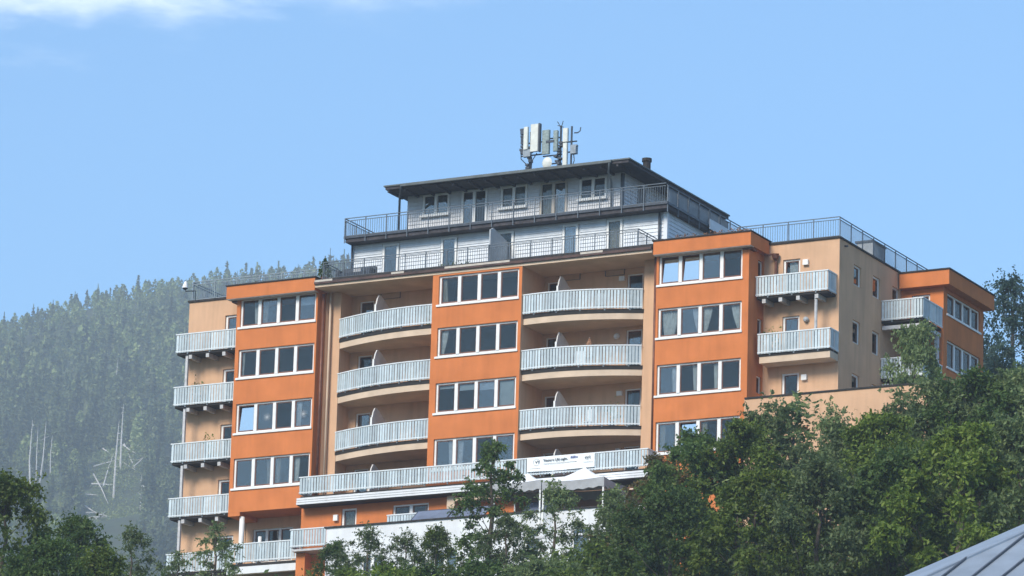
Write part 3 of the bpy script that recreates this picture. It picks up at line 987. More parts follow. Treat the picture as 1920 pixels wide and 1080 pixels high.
# ---- roof-level bar railings
def bar_rail(path, zt, zb, m='railsteel', pitch=0.125, r=0.008, post=1.15, postdrop=0.1, top2=True, name='roof_railing', pw=0.02):
    q = MB().sweep(path, -0.022, 0.022, zt - 0.035, zt)
    rl = obj(name, q, MT[m], B)
    if top2:
        obj('upper_bar', MB().sweep(path, -0.016, 0.016, zt - 0.16, zt - 0.13), MT[m], rl)
    obj('lower_bar', MB().sweep(path, -0.016, 0.016, zb + 0.05, zb + 0.08), MT[m], rl)
    q = MB()
    for c, t in resample(path, pitch):
        q.obox((c.x, c.y), t, r, r, zb + 0.05, zt - 0.13)
    obj('railing_bars', q, MT[m], rl, kind='stuff')
    n0 = None
    pts = resample(path, post)
    for c, t in pts:
        a = c - t * (post / 2)
        q = MB(); q.obox((a.x + t.y * 0.03, a.y - t.x * 0.03), t, pw, pw, zb - postdrop, zt - 0.045)
        obj('post', q, MT[m], rl)
    return rl

# white clad storey (A) and grey clad storey (B) of the penthouse
def clad_front(x0, x1, z0, z1, y, holes, m, pitch):
    n = round((z1 - z0) / pitch)
    for k in range(n):
        a, b = z0 + k * (z1 - z0) / n, z0 + (k + 1) * (z1 - z0) / n
        cuts = sorted([(h[0], h[1]) for h in holes if h[2] < b - 0.02 and h[3] > a + 0.02])
        xs = x0
        for c in cuts + [(x1, x1)]:
            if c[0] - xs > 0.05:
                q = MB()
                q.v = [(xs, y - 0.045, a), (c[0], y - 0.045, a), (c[0], y - 0.012, b), (xs, y - 0.012, b), (xs, y, a), (c[0], y, a), (c[0], y, b), (xs, y, b)]
                for f in ((0, 1, 2, 3), (4, 5, 1, 0), (5, 6, 2, 1), (6, 7, 3, 2), (7, 4, 0, 3)):
                    q.f.append(f); q.m.append(0)
                obj('cladding_board', q, MT[m], B)
            xs = c[1]
def clad_side(y0, y1, z0, z1, x, m, pitch):
    n = round((z1 - z0) / pitch)
    for k in range(n):
        a, b = z0 + k * (z1 - z0) / n, z0 + (k + 1) * (z1 - z0) / n
        q = MB()
        q.v = [(x + 0.045, y0, a), (x + 0.045, y1, a), (x + 0.012, y1, b), (x + 0.012, y0, b), (x, y0, a), (x, y1, a), (x, y1, b), (x, y0, b)]
        for f in ((0, 1, 2, 3), (4, 5, 1, 0), (6, 7, 3, 2), (7, 4, 0, 3), (5, 6, 2, 1)):
            q.f.append(f); q.m.append(0)
        obj('cladding_board', q, MT[m], B)
AH = [(-4.40, -3.48, 7.3, 9.31), (-1.12, -0.24, 7.3, 9.33), (2.02, 2.9, 7.3, 9.31), (5.56, 6.42, 7.3, 9.32), (7.95, 8.80, 7.3, 9.32)]
q = MB()
q.wall_y(-6.17, 11.12, 7.2, 9.46, 1.76, AH, 0.12)
q.quad((11.12, 1.76, 7.2), (11.12, 11.0, 7.2), (11.12, 11.0, 9.46), (11.12, 1.76, 9.46))
q.quad((-6.17, 11.0, 7.2), (-6.17, 1.76, 7.2), (-6.17, 1.76, 9.46), (-6.17, 11.0, 9.46))
q.quad((11.12, 11.0, 7.2), (-6.17, 11.0, 7.2), (-6.17, 11.0, 9.46), (11.12, 11.0, 9.46))
obj('penthouse_wall', q, MT['siding'], B)
clad_front(-6.17, 11.12, 7.2, 9.46, 1.757, [(h[0] - 0.06, h[1] + 0.06, h[2] - 0.1, h[3] + 0.06) for h in AH], 'siding', 0.19)
clad_side(1.76, 11.0, 7.2, 9.46, 11.123, 'siding', 0.19)
for i, h in enumerate(AH):
    make_window(B, (h[0] - .02, 1.60, h[2]), h[1] - h[0], h[3] - h[2] + .02, 1, sill=False, room=0.9, edge=0.12, sash=None, proud=0.06,
                glass={0: 'blind1'} if i == 3 else None, curtain=[(0.1, 0.8, 0.1, 0.8, 0.1, 'beige_curtain')] if i == 4 else None)
obj('corner_post', MB().box(11.0, 11.2, 1.66, 1.86, 7.2, 9.44), MT['siding'], B)
pipe('drain_pipe', [(10.80, 1.60, 9.44), (10.80, 1.60, 7.3)], 0.06, 'dsteel')
pipe('drain_pipe', [(-6.10, 1.62, 9.44), (-6.10, 1.62, 7.3)], 0.055, 'dsteel')
# deck between the storeys
obj('deck_slab', MB().box(-6.20, 11.42, 1.1, 11.4, 9.47, 9.70), MT['eave'], B)
obj('deck_edge', MB().sweep([(-6.24, 11.0), (-6.24, 1.06), (11.46, 1.06), (11.46, 11.4)], -0.02, 0.03, 9.66, 9.78), MT['dsteel'], B)
DP = [(-6.22, 6.0), (-6.22, 1.04), (11.40, 1.04)]
r1 = bar_rail(DP, 10.70, 9.72, m='railsteel', postdrop=0.30)
r2_ = bar_rail([(11.44, 1.10), (11.44, 10.4)], 10.62, 9.70, m='railsteel', postdrop=0.42)
for k in range(6):
    y0 = 1.25 + k * 1.15
    obj('railing_panel', MB().box(11.36, 11.38, y0, y0 + 1.08, 9.74, 10.5), MT['screen'], r2_)
obj('railing_panel', MB().box(11.54, 11.56, 5.6, 8.4, 9.55, 10.05), MT['siding'], r2_)
BH = [(-2.74, -1.24, 10.86, 11.92), (-0.56, 0.87, 9.75, 11.91), (1.62, 3.08, 10.80, 11.89), (3.80, 5.28, 9.75, 11.86), (5.95, 7.43, 10.80, 11.87)]
ZB1 = 12.0
q = MB()
q.wall_y(-3.62, 8.28, 9.7, ZB1, 2.66, BH, 0.12)
q.quad((8.28, 2.66, 9.7), (8.28, 11.0, 9.7), (8.28, 11.0, ZB1), (8.28, 2.66, ZB1))
q.quad((-3.62, 11.0, 9.7), (-3.62, 2.66, 9.7), (-3.62, 2.66, ZB1), (-3.62, 11.0, ZB1))
q.quad((8.28, 11.0, 9.7), (-3.62, 11.0, 9.7), (-3.62, 11.0, ZB1), (8.28, 11.0, ZB1))
obj('penthouse_wall', q, MT['siding2'], B)
clad_front(-3.62, 8.28, 9.7, ZB1, 2.657, [(h[0] - 0.06, h[1] + 0.06, h[2] - 0.08, h[3] + 0.06) for h in BH], 'siding2', 0.19)
clad_side(2.66, 11.0, 9.7, ZB1, 8.283, 'siding2', 0.19)
for i, h in enumerate(BH):
    cur = {0: [(0.1, 0.7, 0.1, 0.7, 0.05, 'beige_curtain'), (0.8, 1.4, 0.8, 1.4, 0.05, 'beige_curtain')],
           2: [(0.1, 0.7, 0.1, 0.6, 0.05, 'beige_curtain'), (0.8, 1.4, 0.9, 1.4, 0.05, 'beige_curtain')],
           3: [(0.1, 0.7, 0.1, 0.7, 0.05, 'beige_curtain'), (0.78, 1.4, 0.78, 1.4, 0.05, 'beige_curtain')]}.get(i)
    make_window(B, (h[0], 2.50, h[2]), h[1] - h[0], h[3] - h[2], 2, sill=(h[2] > 10), room=1.0, edge=0.11, mull=0.15, sash=None, fr='frame' if i != 3 else 'gframe', curtain=cur)
obj('corner_post', MB().box(8.2, 8.34, 2.56, 2.7, 9.72, 11.9), MT['dsteel'], B)
box_obj('side_door', 8.29, 8.34, 4.2, 5.1, 9.72, 11.7, MT['room'], B)
# roof of the grey storey
q = MB().box(-4.05, 9.32, 1.12, 12.4, 11.96, 12.10)
rf = obj('penthouse_roof', q, MT['eave'], B)
obj('roof_sheet', MB().sweep([(-4.1, 12.4), (-4.1, 1.09), (9.37, 1.09), (9.37, 12.4)], -0.3, 0.03, 12.103, 12.17), MT['rooftop'], rf)
obj('roof_gutter', MB().sweep([(-3.13, 1.06), (8.46, 1.06)], 0.0, 0.13, 12.0, 12.13), MT['rooftop'], rf)
k = 0
x = -3.9
while x < 9.2:
    obj('rafter', MB().box(x - 0.05, x + 0.05, 1.16, 2.6, 11.83, 11.957), MT['eave'], rf)
    x += 0.9
pipe('drain_pipe', [(8.35, 1.0, 12.0), (8.0, 1.6, 11.7), (7.75, 2.45, 11.5), (7.75, 2.5, 9.75)], 0.05, 'steel')
pipe('drain_pipe', [(-3.1, 1.0, 12.0), (-3.25, 1.25, 11.8), (-3.38, 1.4, 11.6), (-3.38, 1.4, 9.72)], 0.06, 'dsteel')
ch = obj('chimney', MB().tube([(9.12, 3.5, 12.1), (9.12, 3.5, 12.62)], 0.2, 10), MT['black'], B)
obj('chimney_cap', MB().tube([(9.12, 3.5, 12.623), (9.12, 3.5, 12.78)], 0.25, 10), MT['black'], ch)

# terrace rail over the eave and other roof rails
bar_rail([(-6.6, 1.2), (-6.6, -0.24), (10.62, -0.24), (10.62, 1.68)], 8.19, 7.28, m='railsteel')
bar_rail([(14.9, 1.75), (20.14, 1.75), (20.14, 13.6)], 8.33, 7.33, m='railsteel', post=1.3)
bar_rail([(-15.35, 6.5), (-15.35, 1.75), (-7.6, 1.75)], 8.48, 7.48, m='steel', post=1.2)
# grey sloped screen between two roof terraces
pts = [(-0.18, 7.32), (1.69, 7.32), (1.69, 8.75), (0.1, 9.10), (-0.18, 8.95)]
q = MB()
for xx, rev in ((2.62, False), (2.55, True)):
    q.poly([(xx, a, b) for a, b in (pts[::-1] if rev else pts)])
for j in range(5):
    a, b = pts[j], pts[(j + 1) % 5]
    q.quad((2.55, a[0], a[1]), (2.55, b[0], b[1]), (2.62, b[0], b[1]), (2.62, a[0], a[1]))
obj('divider_screen', q, MT['screen'], B)
# roof vent box by the right railing
vb = box_obj('roof_vent', 19.2, 20.02, 5.95, 7.4, 7.341, 8.15, MT['screen'], B)
obj('vent_cap', MB().box(19.1, 20.08, 5.88, 7.48, 8.153, 8.24), MT['dsteel'], vb)
# ------------------------------------------------------------------ lower white building, annex wall, foreground roof
WB = thing('white_terrace_building', 'low white rendered building with a black capped terrace wall below the long balcony', 'building', (4.0, -2.0, -12.0))
wh = [(1.3, 2.6, -8.3, -7.2), (-2.6, -1.4, -8.4, -7.2), (6.15, 6.95, -8.0, -6.5), (8.6, 9.6, -8.0, -6.6)]
q = MB()
q.wall_y(-4.55, 12.3, -16, -5.72, -2.5, wh, 0.2)
q.quad((12.3, -2.5, -16), (12.3, 1.0, -16), (12.3, 1.0, -5.72), (12.3, -2.5, -5.72))
q.quad((-4.55, 1.0, -16), (-4.55, -2.5, -16), (-4.55, -2.5, -5.72), (-4.55, 1.0, -5.72))
q.quad((-4.55, -2.5, -5.73), (12.3, -2.5, -5.73), (12.3, -2.2, -5.73), (-4.55, -2.2, -5.73))
q.quad((12.3, -2.2, -16), (-4.55, -2.2, -16), (-4.55, -2.2, -5.72), (12.3, -2.2, -5.72))
obj('wall', q, MT['white'], WB)
obj('wall_cap', MB().sweep([(-4.6, 0.9), (-4.6, -2.52), (12.35, -2.52), (12.35, 0.9)], -0.34, 0.05, -5.717, -5.64), MT['black'], WB)
obj('terrace_floor', MB().box(-4.3, 12.2, -2.1, -0.62, -6.75, -6.6), MT['beam'], WB)
for h in wh:
    make_window(WB, (h[0], -2.5, h[2]), h[1] - h[0], h[3] - h[2], 2 if h[1] - h[0] > 1 else 1, room=0.1 if False else 0, sash=None)
    obj('room_lining', MB().box(h[0] - 0.1, h[1] + 0.1, -2.24, -2.21, h[2] - 0.1, h[3] + 0.1), MT['room'], WB)
obj('wall_band', MB().box(-4.5, 12.2, -2.53, -2.502, -6.98, -6.88), MT['siding2'], WB)

# tilted slate blue panels standing on the terrace wall
def tilt_panel(x0, x1, label):
    t = thing('solar_panel', label, 'panel', (x0, -2.4, -5.64), 'tilted slate blue panels')
    q = MB()
    a, b, c, d = (x0, -2.42, -5.63), (x1, -2.42, -5.63), (x1 + 0.02, -1.72, -5.05), (x0 + 0.02, -1.72, -5.05)
    dn = Vector((0, 0.035, -0.042))
    q.quad(a, b, c, d)
    A, Bq, Cq, Dq = [Vector(p) + dn for p in (a, b, c, d)]
    q.quad(Dq, Cq, Bq, A); q.quad(a, A, Bq, b); q.quad(b, Bq, Cq, c); q.quad(c, Cq, Dq, d); q.quad(d, Dq, A, a)
    obj('panel_face', q, MT['gpanel'], t)
    f = MB().tube([a, b], 0.02, 5); f.tube([b, c], 0.02, 5); f.tube([c, d], 0.02, 5); f.tube([d, a], 0.02, 5)
    obj('panel_frame', f, MT['dsteel'], t)
    f = MB().tube([(x0 + 0.1, -1.72, -5.08), (x0 + 0.1, -1.6, -6.6)], 0.025, 5); f.tube([(x1 - 0.1, -1.72, -5.08), (x1 - 0.1, -1.6, -6.6)], 0.025, 5)
    obj('panel_legs', f, MT['dsteel'], t)
tilt_panel(-0.02, 1.93, 'tilted slate blue panel on the white terrace wall, leftmost of the row')
tilt_panel(1.99, 3.93, 'tilted slate blue panel on the white terrace wall, beside the slender tall tree')
tilt_panel(5.95, 7.6, 'tilted slate blue panel on the white terrace wall, below the white canopies')

# two white canopies with grey valances
def canopy(cx, cy, z, hx, hy, hh, label):
    t = thing('canopy', label, 'parasol', (cx, cy, -6.6), 'white canopies on the terrace')
    q = MB()
    ap = (cx, cy, z + hh)
    cs = [(cx - hx, cy - hy, z), (cx + hx, cy - hy, z), (cx + hx, cy + hy, z), (cx - hx, cy + hy, z)]
    n = 8
    for k in range(4):
        a, b = Vector(cs[k]), Vector(cs[(k + 1) % 4])
        for j in range(n):                       # panels sag a little towards the middle of each edge
            for i in range(n):
                def pt(u, v):
                    e = a + (b - a) * v
                    p = Vector(ap) + (e - Vector(ap)) * u
                    p.z -= 0.10 * math.sin(PI * v) * u * u * 0.7 + 0.16 * math.sin(PI * u) * 0.8
                    return p
                u0, u1, v0, v1 = i / n, (i + 1) / n, j / n, (j + 1) / n
                if i == 0:
                    q.poly([pt(u0, v0), pt(u1, v0), pt(u1, v1)])
                else:
                    q.quad(pt(u0, v0), pt(u1, v0), pt(u1, v1), pt(u0, v1))
    obj('canopy_top', q, MT['cloth'], t)
    q = MB()
    for k in range(4):
        a, b = Vector(cs[k]), Vector(cs[(k + 1) % 4])
        for j in range(12):
            def e(v):
                p = a + (b - a) * v
                p.z -= 0.10 * math.sin(PI * v) * 0.7 + 0.01
                return p
            p0, p1 = e(j / 12), e((j + 1) / 12)
            dz0 = 0.42 + 0.03 * math.cos(j * PI)
            dz1 = 0.42 - 0.03 * math.cos(j * PI)
            q.quad(p0, p0 - Vector((0, 0, dz0)), p1 - Vector((0, 0, dz1)), p1)
    obj('valance', q, MT['valance'], t)
    for sx, sy in ((-1, -1), (1, -1), (1, 1), (-1, 1)):
        x, y = cx + sx * (hx - 0.06), cy + sy * (hy - 0.06)
        obj('canopy_post', MB().box(x - 0.035, x + 0.035, y - 0.035, y + 0.035, -6.6, z - 0.05), MT['frame'], t)
canopy(8.95, -1.95, -4.42, 1.62, 0.62 + 0.55, 0.80, 'white tent canopy with a grey valance, peak against the banner')
canopy(5.95, -1.9, -4.30, 1.28, 0.62 + 0.5, 0.62, 'smaller white tent canopy with grey valance behind the slender tall tree')

# banner on the long balcony
bn = thing('banner', 'white printed banner with two emblems hanging on the long balcony', 'banner', (7.35, -1.29, -3.5))
q = MB()
n = 14
for j in range(n):
    def e(u, top):
        x = 5.55 + (9.12 - 5.55) * u
        yy = -1.30 - 0.02 * math.sin(u * 11.0) * (0.4 if top else 1)
        return (x, yy, (-2.79 if top else -3.47) - (0 if top else 0.03 * math.sin(PI * u)))
    q.quad(e(j / n, 0), e((j + 1) / n, 0), e((j + 1) / n, 1), e(j / n, 1))
obj('banner_cloth', q, MT['banner'], bn, smooth=True)
def lettering(txt, x, z, size, m, y=-1.335, name='lettering', shear=0.0):
    cu = bpy.data.curves.new(name, 'FONT')
    cu.body = txt
    cu.size = size
    cu.shear = shear
    cu.offset = 0.006
    tmp = bpy.data.objects.new(name, cu)
    COL.objects.link(tmp)
    dg = bpy.context.evaluated_depsgraph_get()
    me = bpy.data.meshes.new_from_object(tmp.evaluated_get(dg))
    bpy.data.objects.remove(tmp)
    me.name = name
    me.materials.clear()
    me.materials.append(MT[m])
    o = bpy.data.objects.new(name, me)
    COL.objects.link(o)
    o.parent = bn
    o.rotation_euler = (PI / 2, 0, 0)
    o.location = Vector((x, y, z)) - WORLD[bn.name]
    return o
lettering('Ymower LRI my', 6.42, -3.04, 0.17, 'ink')
lettering('jm..', 7.50, -3.03, 0.17, 'ink', shear=0.2)
lettering('lildikw', 7.86, -2.98, 0.15, 'inkblue', shear=0.2)
lettering('\u03BD\u2019/', 6.00, -3.10, 0.20, 'ink')
lettering('c\u03B31', 8.62, -3.06, 0.21, 'ink')
q = MB()
q.box(6.44, 8.2, -1.333, -1.331, -3.16, -3.145)
q.box(5.72, 6.3, -1.333, -1.331, -3.34, -3.33)
q.box(8.55, 9.05, -1.333, -1.331, -3.22, -3.21)
obj('print_lines', q, MT['ink'], bn)
q = MB()
for j in range(18):
    a0, a1 = 2 * PI * j / 18, 2 * PI * (j + 1) / 18
    c = (6.07, -3.04)
    q.quad((c[0] + 0.16 * math.cos(a0), -1.332, c[1] + 0.16 * math.sin(a0)), (c[0] + 0.16 * math.cos(a1), -1.332, c[1] + 0.16 * math.sin(a1)),
           (c[0] + 0.175 * math.cos(a1), -1.332, c[1] + 0.175 * math.sin(a1)), (c[0] + 0.175 * math.cos(a0), -1.332, c[1] + 0.175 * math.sin(a0)))
obj('round_emblem', q, MT['valance'], bn)

AW = thing('annex_wall', 'long peach terrace wall with a dark coping to the right of the orange bays', 'wall', (21.5, 0.0, -16.0))
q = MB()
q.wall_y(16.34, 26.9, -16, -0.62, -0.3, [(16.9, 19.6, -4.6, -2.15)], 0.5)
q.quad((26.9, -0.3, -16), (26.9, 6.5, -16), (26.9, 6.5, -0.62), (26.9, -0.3, -0.62))
q.quad((26.7, 6.5, -16), (26.7, -0.1, -16), (26.7, -0.1, -0.62), (26.7, 6.5, -0.62))
q.quad((26.9, -0.1, -16), (16.34, -0.1, -16), (16.34, -0.1, -0.62), (26.9, -0.1, -0.62))
obj('wall_face', q, MT['peach'], AW)
obj('coping', MB().sweep([(16.36, -0.33), (26.94, -0.33), (26.94, 6.5)], -0.30, 0.02, -0.617, -0.54), MT['slab'], AW)
obj('recess_back', MB().box(16.95, 19.55, 0.205, 0.25, -4.6, -2.1), MT['room'], AW)
obj('terrace_floor', MB().box(16.4, 26.6, 0.0, 6.4, -1.45, -1.3), MT['beam'], AW)

# ------------------------------------------------------------------ small things on the roofs
def antenna_tree(name, label, base, parts):
    t = thing(name, label, 'antenna', base, 'antenna masts on the penthouse roof')
    for nm, mb, m in parts:
        obj(nm, mb, MT[m], t)
    return t
Y0 = 4.5
def panel(x0, x1, z0, z1, y=Y0 - 0.3, d=0.14):
    q = MB()
    b = 0.03
    q.poly([(x0 + b, y, z0), (x1 - b, y, z0), (x1, y + b, z0), (x1, y + d, z0), (x0, y + d, z0), (x0, y + b, z0)][::-1])
    q.poly([(x0 + b, y, z1), (x1 - b, y, z1), (x1, y + b, z1), (x1, y + d, z1), (x0, y + d, z1), (x0, y + b, z1)])
    ps = [(x0 + b, y), (x1 - b, y), (x1, y + b), (x1, y + d), (x0, y + d), (x0, y + b)]
    for k in range(6):
        a, c = ps[k], ps[(k + 1) % 6]
        q.quad((a[0], a[1], z0), (c[0], c[1], z0), (c[0], c[1], z1), (a[0], a[1], z1))
    return q
def pole(x, z0, z1, r=0.05, y=Y0):
    return MB().tube([(x, y, z0), (x, y, z1)], r, 8)
def arm(x0, x1, z, y=Y0, r=0.035):
    return MB().tube([(x0, y, z), (x1, y, z)], r, 6)
cab = MB()
for a, b, c in (((1.72, Y0 - .1, 14.1), (1.78, Y0 - .2, 13.75), (2.1, Y0, 13.4)), ((1.95, Y0, 14.3), (2.2, Y0 - .2, 13.9), (2.2, Y0, 12.9)), ((2.6, Y0 - .1, 14.0), (2.4, Y0 - .2, 13.6), (2.25, Y0, 13.2))):
    cab.tube([a, b, c], 0.025, 5)
lump = MB()
for k in range(9):
    x, z = rnd.uniform(2.05, 2.35), 12.9 + k * 0.17
    lump.box(x - rnd.uniform(.05, .1), x + rnd.uniform(.05, .12), Y0 - 0.16, Y0 + 0.1, z, z + rnd.uniform(.08, .16))
dk = MB()
for k in range(8):
    z = 14.05 + k * 0.17
    dk.box(1.66 + rnd.uniform(-.05, .02), 1.84 + rnd.uniform(-.03, .04), Y0 - 0.1, Y0 + 0.1, z, z + rnd.uniform(.08, .2))
antenna_tree('antenna_mast', 'leftmost rooftop antenna mast, two pale upright panels on a dark cabled pole', (2.2, Y0, 12.11), [
    ('mast_pole', pole(2.2, 12.11, 15.15, 0.06), 'dsteel'), ('panel_antenna', panel(1.92, 2.16, 14.2, 15.36), 'antwhite'),
    ('panel_antenna', panel(2.36, 2.80, 14.02, 15.42, y=Y0 - 0.4), 'antwhite'), ('panel_back', MB().box(2.80, 2.88, Y0 - 0.4, Y0 - 0.2, 14.0, 15.44), 'dsteel'),
    ('side_antenna', dk, 'dsteel'), ('junction_box', MB().box(1.9, 2.3, Y0 - 0.25, Y0 - 0.07, 13.84, 14.2), 'steel'), ('side_arm', arm(1.7, 2.9, 13.95), 'dsteel'),
    ('side_arm', arm(1.7, 2.9, 14.6, Y0 + .05), 'dsteel'), ('cable', cab, 'dsteel'), ('mast_clamps', lump, 'dsteel'), ('mount_foot', MB().box(1.95, 2.5, Y0 - .3, Y0 + .3, 12.105, 12.2), 'dsteel')])
dish = MB()
rings = []
for j in range(6):
    r = 0.30 * j / 5
    i0 = len(dish.v)
    for k in range(14):
        a = 2 * PI * k / 14
        dish.v.append((3.22 + r * math.cos(a) * 0.9 + 0.1 * (r / 0.3) ** 2 * 0, Y0 - 0.25 + 0.9 * r * r * 1.0, 13.42 + r * math.sin(a)))
    rings.append(i0)
for j in range(5):
    for k in range(14):
        dish.f.append((rings[j] + k, rings[j + 1] + k, rings[j + 1] + (k + 1) % 14, rings[j] + (k + 1) % 14)); dish.m.append(0)
yg = MB().tube([(3.86, Y0, 15.2), (3.70, Y0 - .1, 15.5)], 0.02, 5)
yg.tube([(3.86, Y0, 15.15), (4.02, Y0 - .1, 15.5)], 0.02, 5)
yg.tube([(3.72, Y0 - .1, 15.30), (4.05, Y0 - .1, 15.18)], 0.02, 5)
cl2 = MB()
for k in range(12):
    x, z = rnd.uniform(3.66, 3.95), 12.9 + k * 0.13
    cl2.box(x - rnd.uniform(.05, .13), x + rnd.uniform(.05, .13), Y0 - 0.18, Y0 + 0.1, z, z + rnd.uniform(.07, .15))
antenna_tree('antenna_mast', 'middle rooftop antenna mast with grey green panels, a white dish and crossed rods on top', (3.86, Y0, 12.11), [
    ('mast_pole', pole(3.86, 12.11, 15.3, 0.055), 'dsteel'), ('panel_antenna', panel(2.96, 3.36, 13.85, 15.08), 'antgreen'), ('panel_antenna', panel(3.58, 3.82, 13.95, 15.0), 'antgreen'),
    ('cross_arm', MB().box(3.2, 3.66, Y0 - .32, Y0 - .26, 14.40, 14.52), 'dsteel'), ('side_arm', arm(2.9, 3.9, 13.82), 'dsteel'), ('side_arm', arm(2.9, 3.9, 14.7), 'dsteel'),
    ('dish', dish, 'antwhite'), ('dish_mount', arm(3.22, 3.86, 13.40, Y0 + .02), 'dsteel'), ('rod_antenna', yg, 'dsteel'), ('mast_clamps', cl2, 'dsteel'), ('stay_rod', pole(4.02, 12.11, 14.75, 0.025, Y0 + .1), 'dsteel')])
hook = MB().tube([(4.6, Y0, 14.85), (4.8, Y0, 14.84), (4.92, Y0, 14.92), (4.95, Y0, 15.1)], 0.03, 6)
rru = MB().box(4.50, 4.80, Y0 - .2, Y0 + .05, 13.75, 14.12)
rru.box(4.47, 4.83, Y0 - .17, Y0 + .02, 14.123, 14.2)
antenna_tree('antenna_mast', 'rightmost rooftop antenna mast with two white panels above each other and a radio box', (4.42, Y0, 12.11), [
    ('mast_pole', pole(4.46, 12.11, 15.2, 0.05), 'dsteel'), ('panel_antenna', panel(4.10, 4.38, 14.36, 15.06), 'antwhite'), ('panel_antenna', panel(4.12, 4.36, 13.1, 14.3), 'antwhite'),
    ('side_arm', arm(4.1, 4.75, 14.42, Y0 + .02), 'dsteel'), ('side_arm', arm(4.1, 4.75, 13.9, Y0 + .02), 'dsteel'), ('curved_rod', hook, 'dsteel'), ('radio_box', rru, 'steel'),
    ('cable', MB().tube([(4.6, Y0, 13.75), (4.66, Y0 - .05, 13.4), (4.5, Y0, 13.1)], 0.025, 5), 'dsteel')])

fl = thing('floodlight', 'small white lamp on a dark arm at the left roof corner', 'lamp', (-15.3, 1.75, 7.5))
obj('lamp_arm', MB().tube([(-15.15, 1.72, 7.5), (-15.15, 1.72, 8.0), (-15.66, 1.6, 8.0), (-15.7, 1.6, 8.16)], 0.03, 6), MT['dsteel'], fl)
obj('lamp_head', MB().tube([(-15.7, 1.6, 8.17), (-15.7, 1.6, 8.25), (-15.67, 1.6, 8.5)], [0.15, 0.14, 0.06], 10), MT['frame'], fl)
obj('lamp_bracket', MB().tube([(-15.7, 1.6, 8.08), (-15.7, 1.6, 8.165)], [0.05, 0.15], 10), MT['dsteel'], fl)

# dark garden furniture and planters behind the terrace rail
def lounge(x, y, z, w, label):
    t = thing('garden_sofa', label, 'sofa', (x, y, z), 'dark terrace sofas')
    obj('seat', MB().box(x - w / 2, x + w / 2, y - 0.35, y + 0.35, z + 0.12, z + 0.42), MT['dsteel'], t)
    obj('backrest', MB().box(x - w / 2, x + w / 2, y + 0.22, y + 0.36, z + 0.423, z + 0.78), MT['dsteel'], t)
    for s in (-1, 1):
        obj('armrest', MB().box(x + s * (w / 2 - .08) - .07, x + s * (w / 2 - .08) + .07, y - .34, y + .215, z + .423, z + .6), MT['dsteel'], t)
        obj('leg', MB().box(x + s * (w / 2 - .1) - .03, x + s * (w / 2 - .1) + .03, y - .3, y - .24, z, z + .118), MT['dsteel'], t)
    obj('cushion', MB().box(x - .22, x + .2, y + .06, y + .21, z + .43, z + .7), MT['valance'], t)
lounge(-5.3, 0.75, 7.3, 1.9, 'dark garden sofa at the left end of the roof terrace')

# ------------------------------------------------------------------ foliage
def quads_mesh(name, V, m, mats=None):
    """V: (n,4,3) array -> one mesh of loose quads"""
    n = len(V)
    me = bpy.data.meshes.new(name)
    me.vertices.add(n * 4)
    me.vertices.foreach_set('co', np.ascontiguousarray(V, dtype=np.float32).ravel())
    me.loops.add(n * 4)
    me.loops.foreach_set('vertex_index', np.arange(n * 4, dtype=np.int32))
    me.polygons.add(n)
    me.polygons.foreach_set('loop_start', np.arange(0, n * 4, 4, dtype=np.int32))
    me.polygons.foreach_set('loop_total', np.full(n, 4, dtype=np.int32))
    for q_ in (mats or [m]):
        me.materials.append(q_)
    me.update(calc_edges=True)
    return me

def leaf_quads(rng, P, size, aspect=0.5, droop=0.3, outward=None):
    n = len(P)
    d = rng.normal(size=(n, 3))
    d[:, 2] -= droop
    if outward is not None:
        d += outward * 0.9
    d /= np.linalg.norm(d, axis=1, keepdims=True)
    w = np.cross(d, rng.normal(size=(n, 3)))
    w /= np.linalg.norm(w, axis=1, keepdims=True) + 1e-9
    s = size * rng.uniform(0.6, 1.35, (n, 1))
    a = P - d * s * 0.5
    c = P + d * s * 0.5
    mid = P + d * s * 0.05
    b = mid + w * s * aspect * 0.5
    e = mid - w * s * aspect * 0.5
    return np.stack([a, b, c, e], 1)

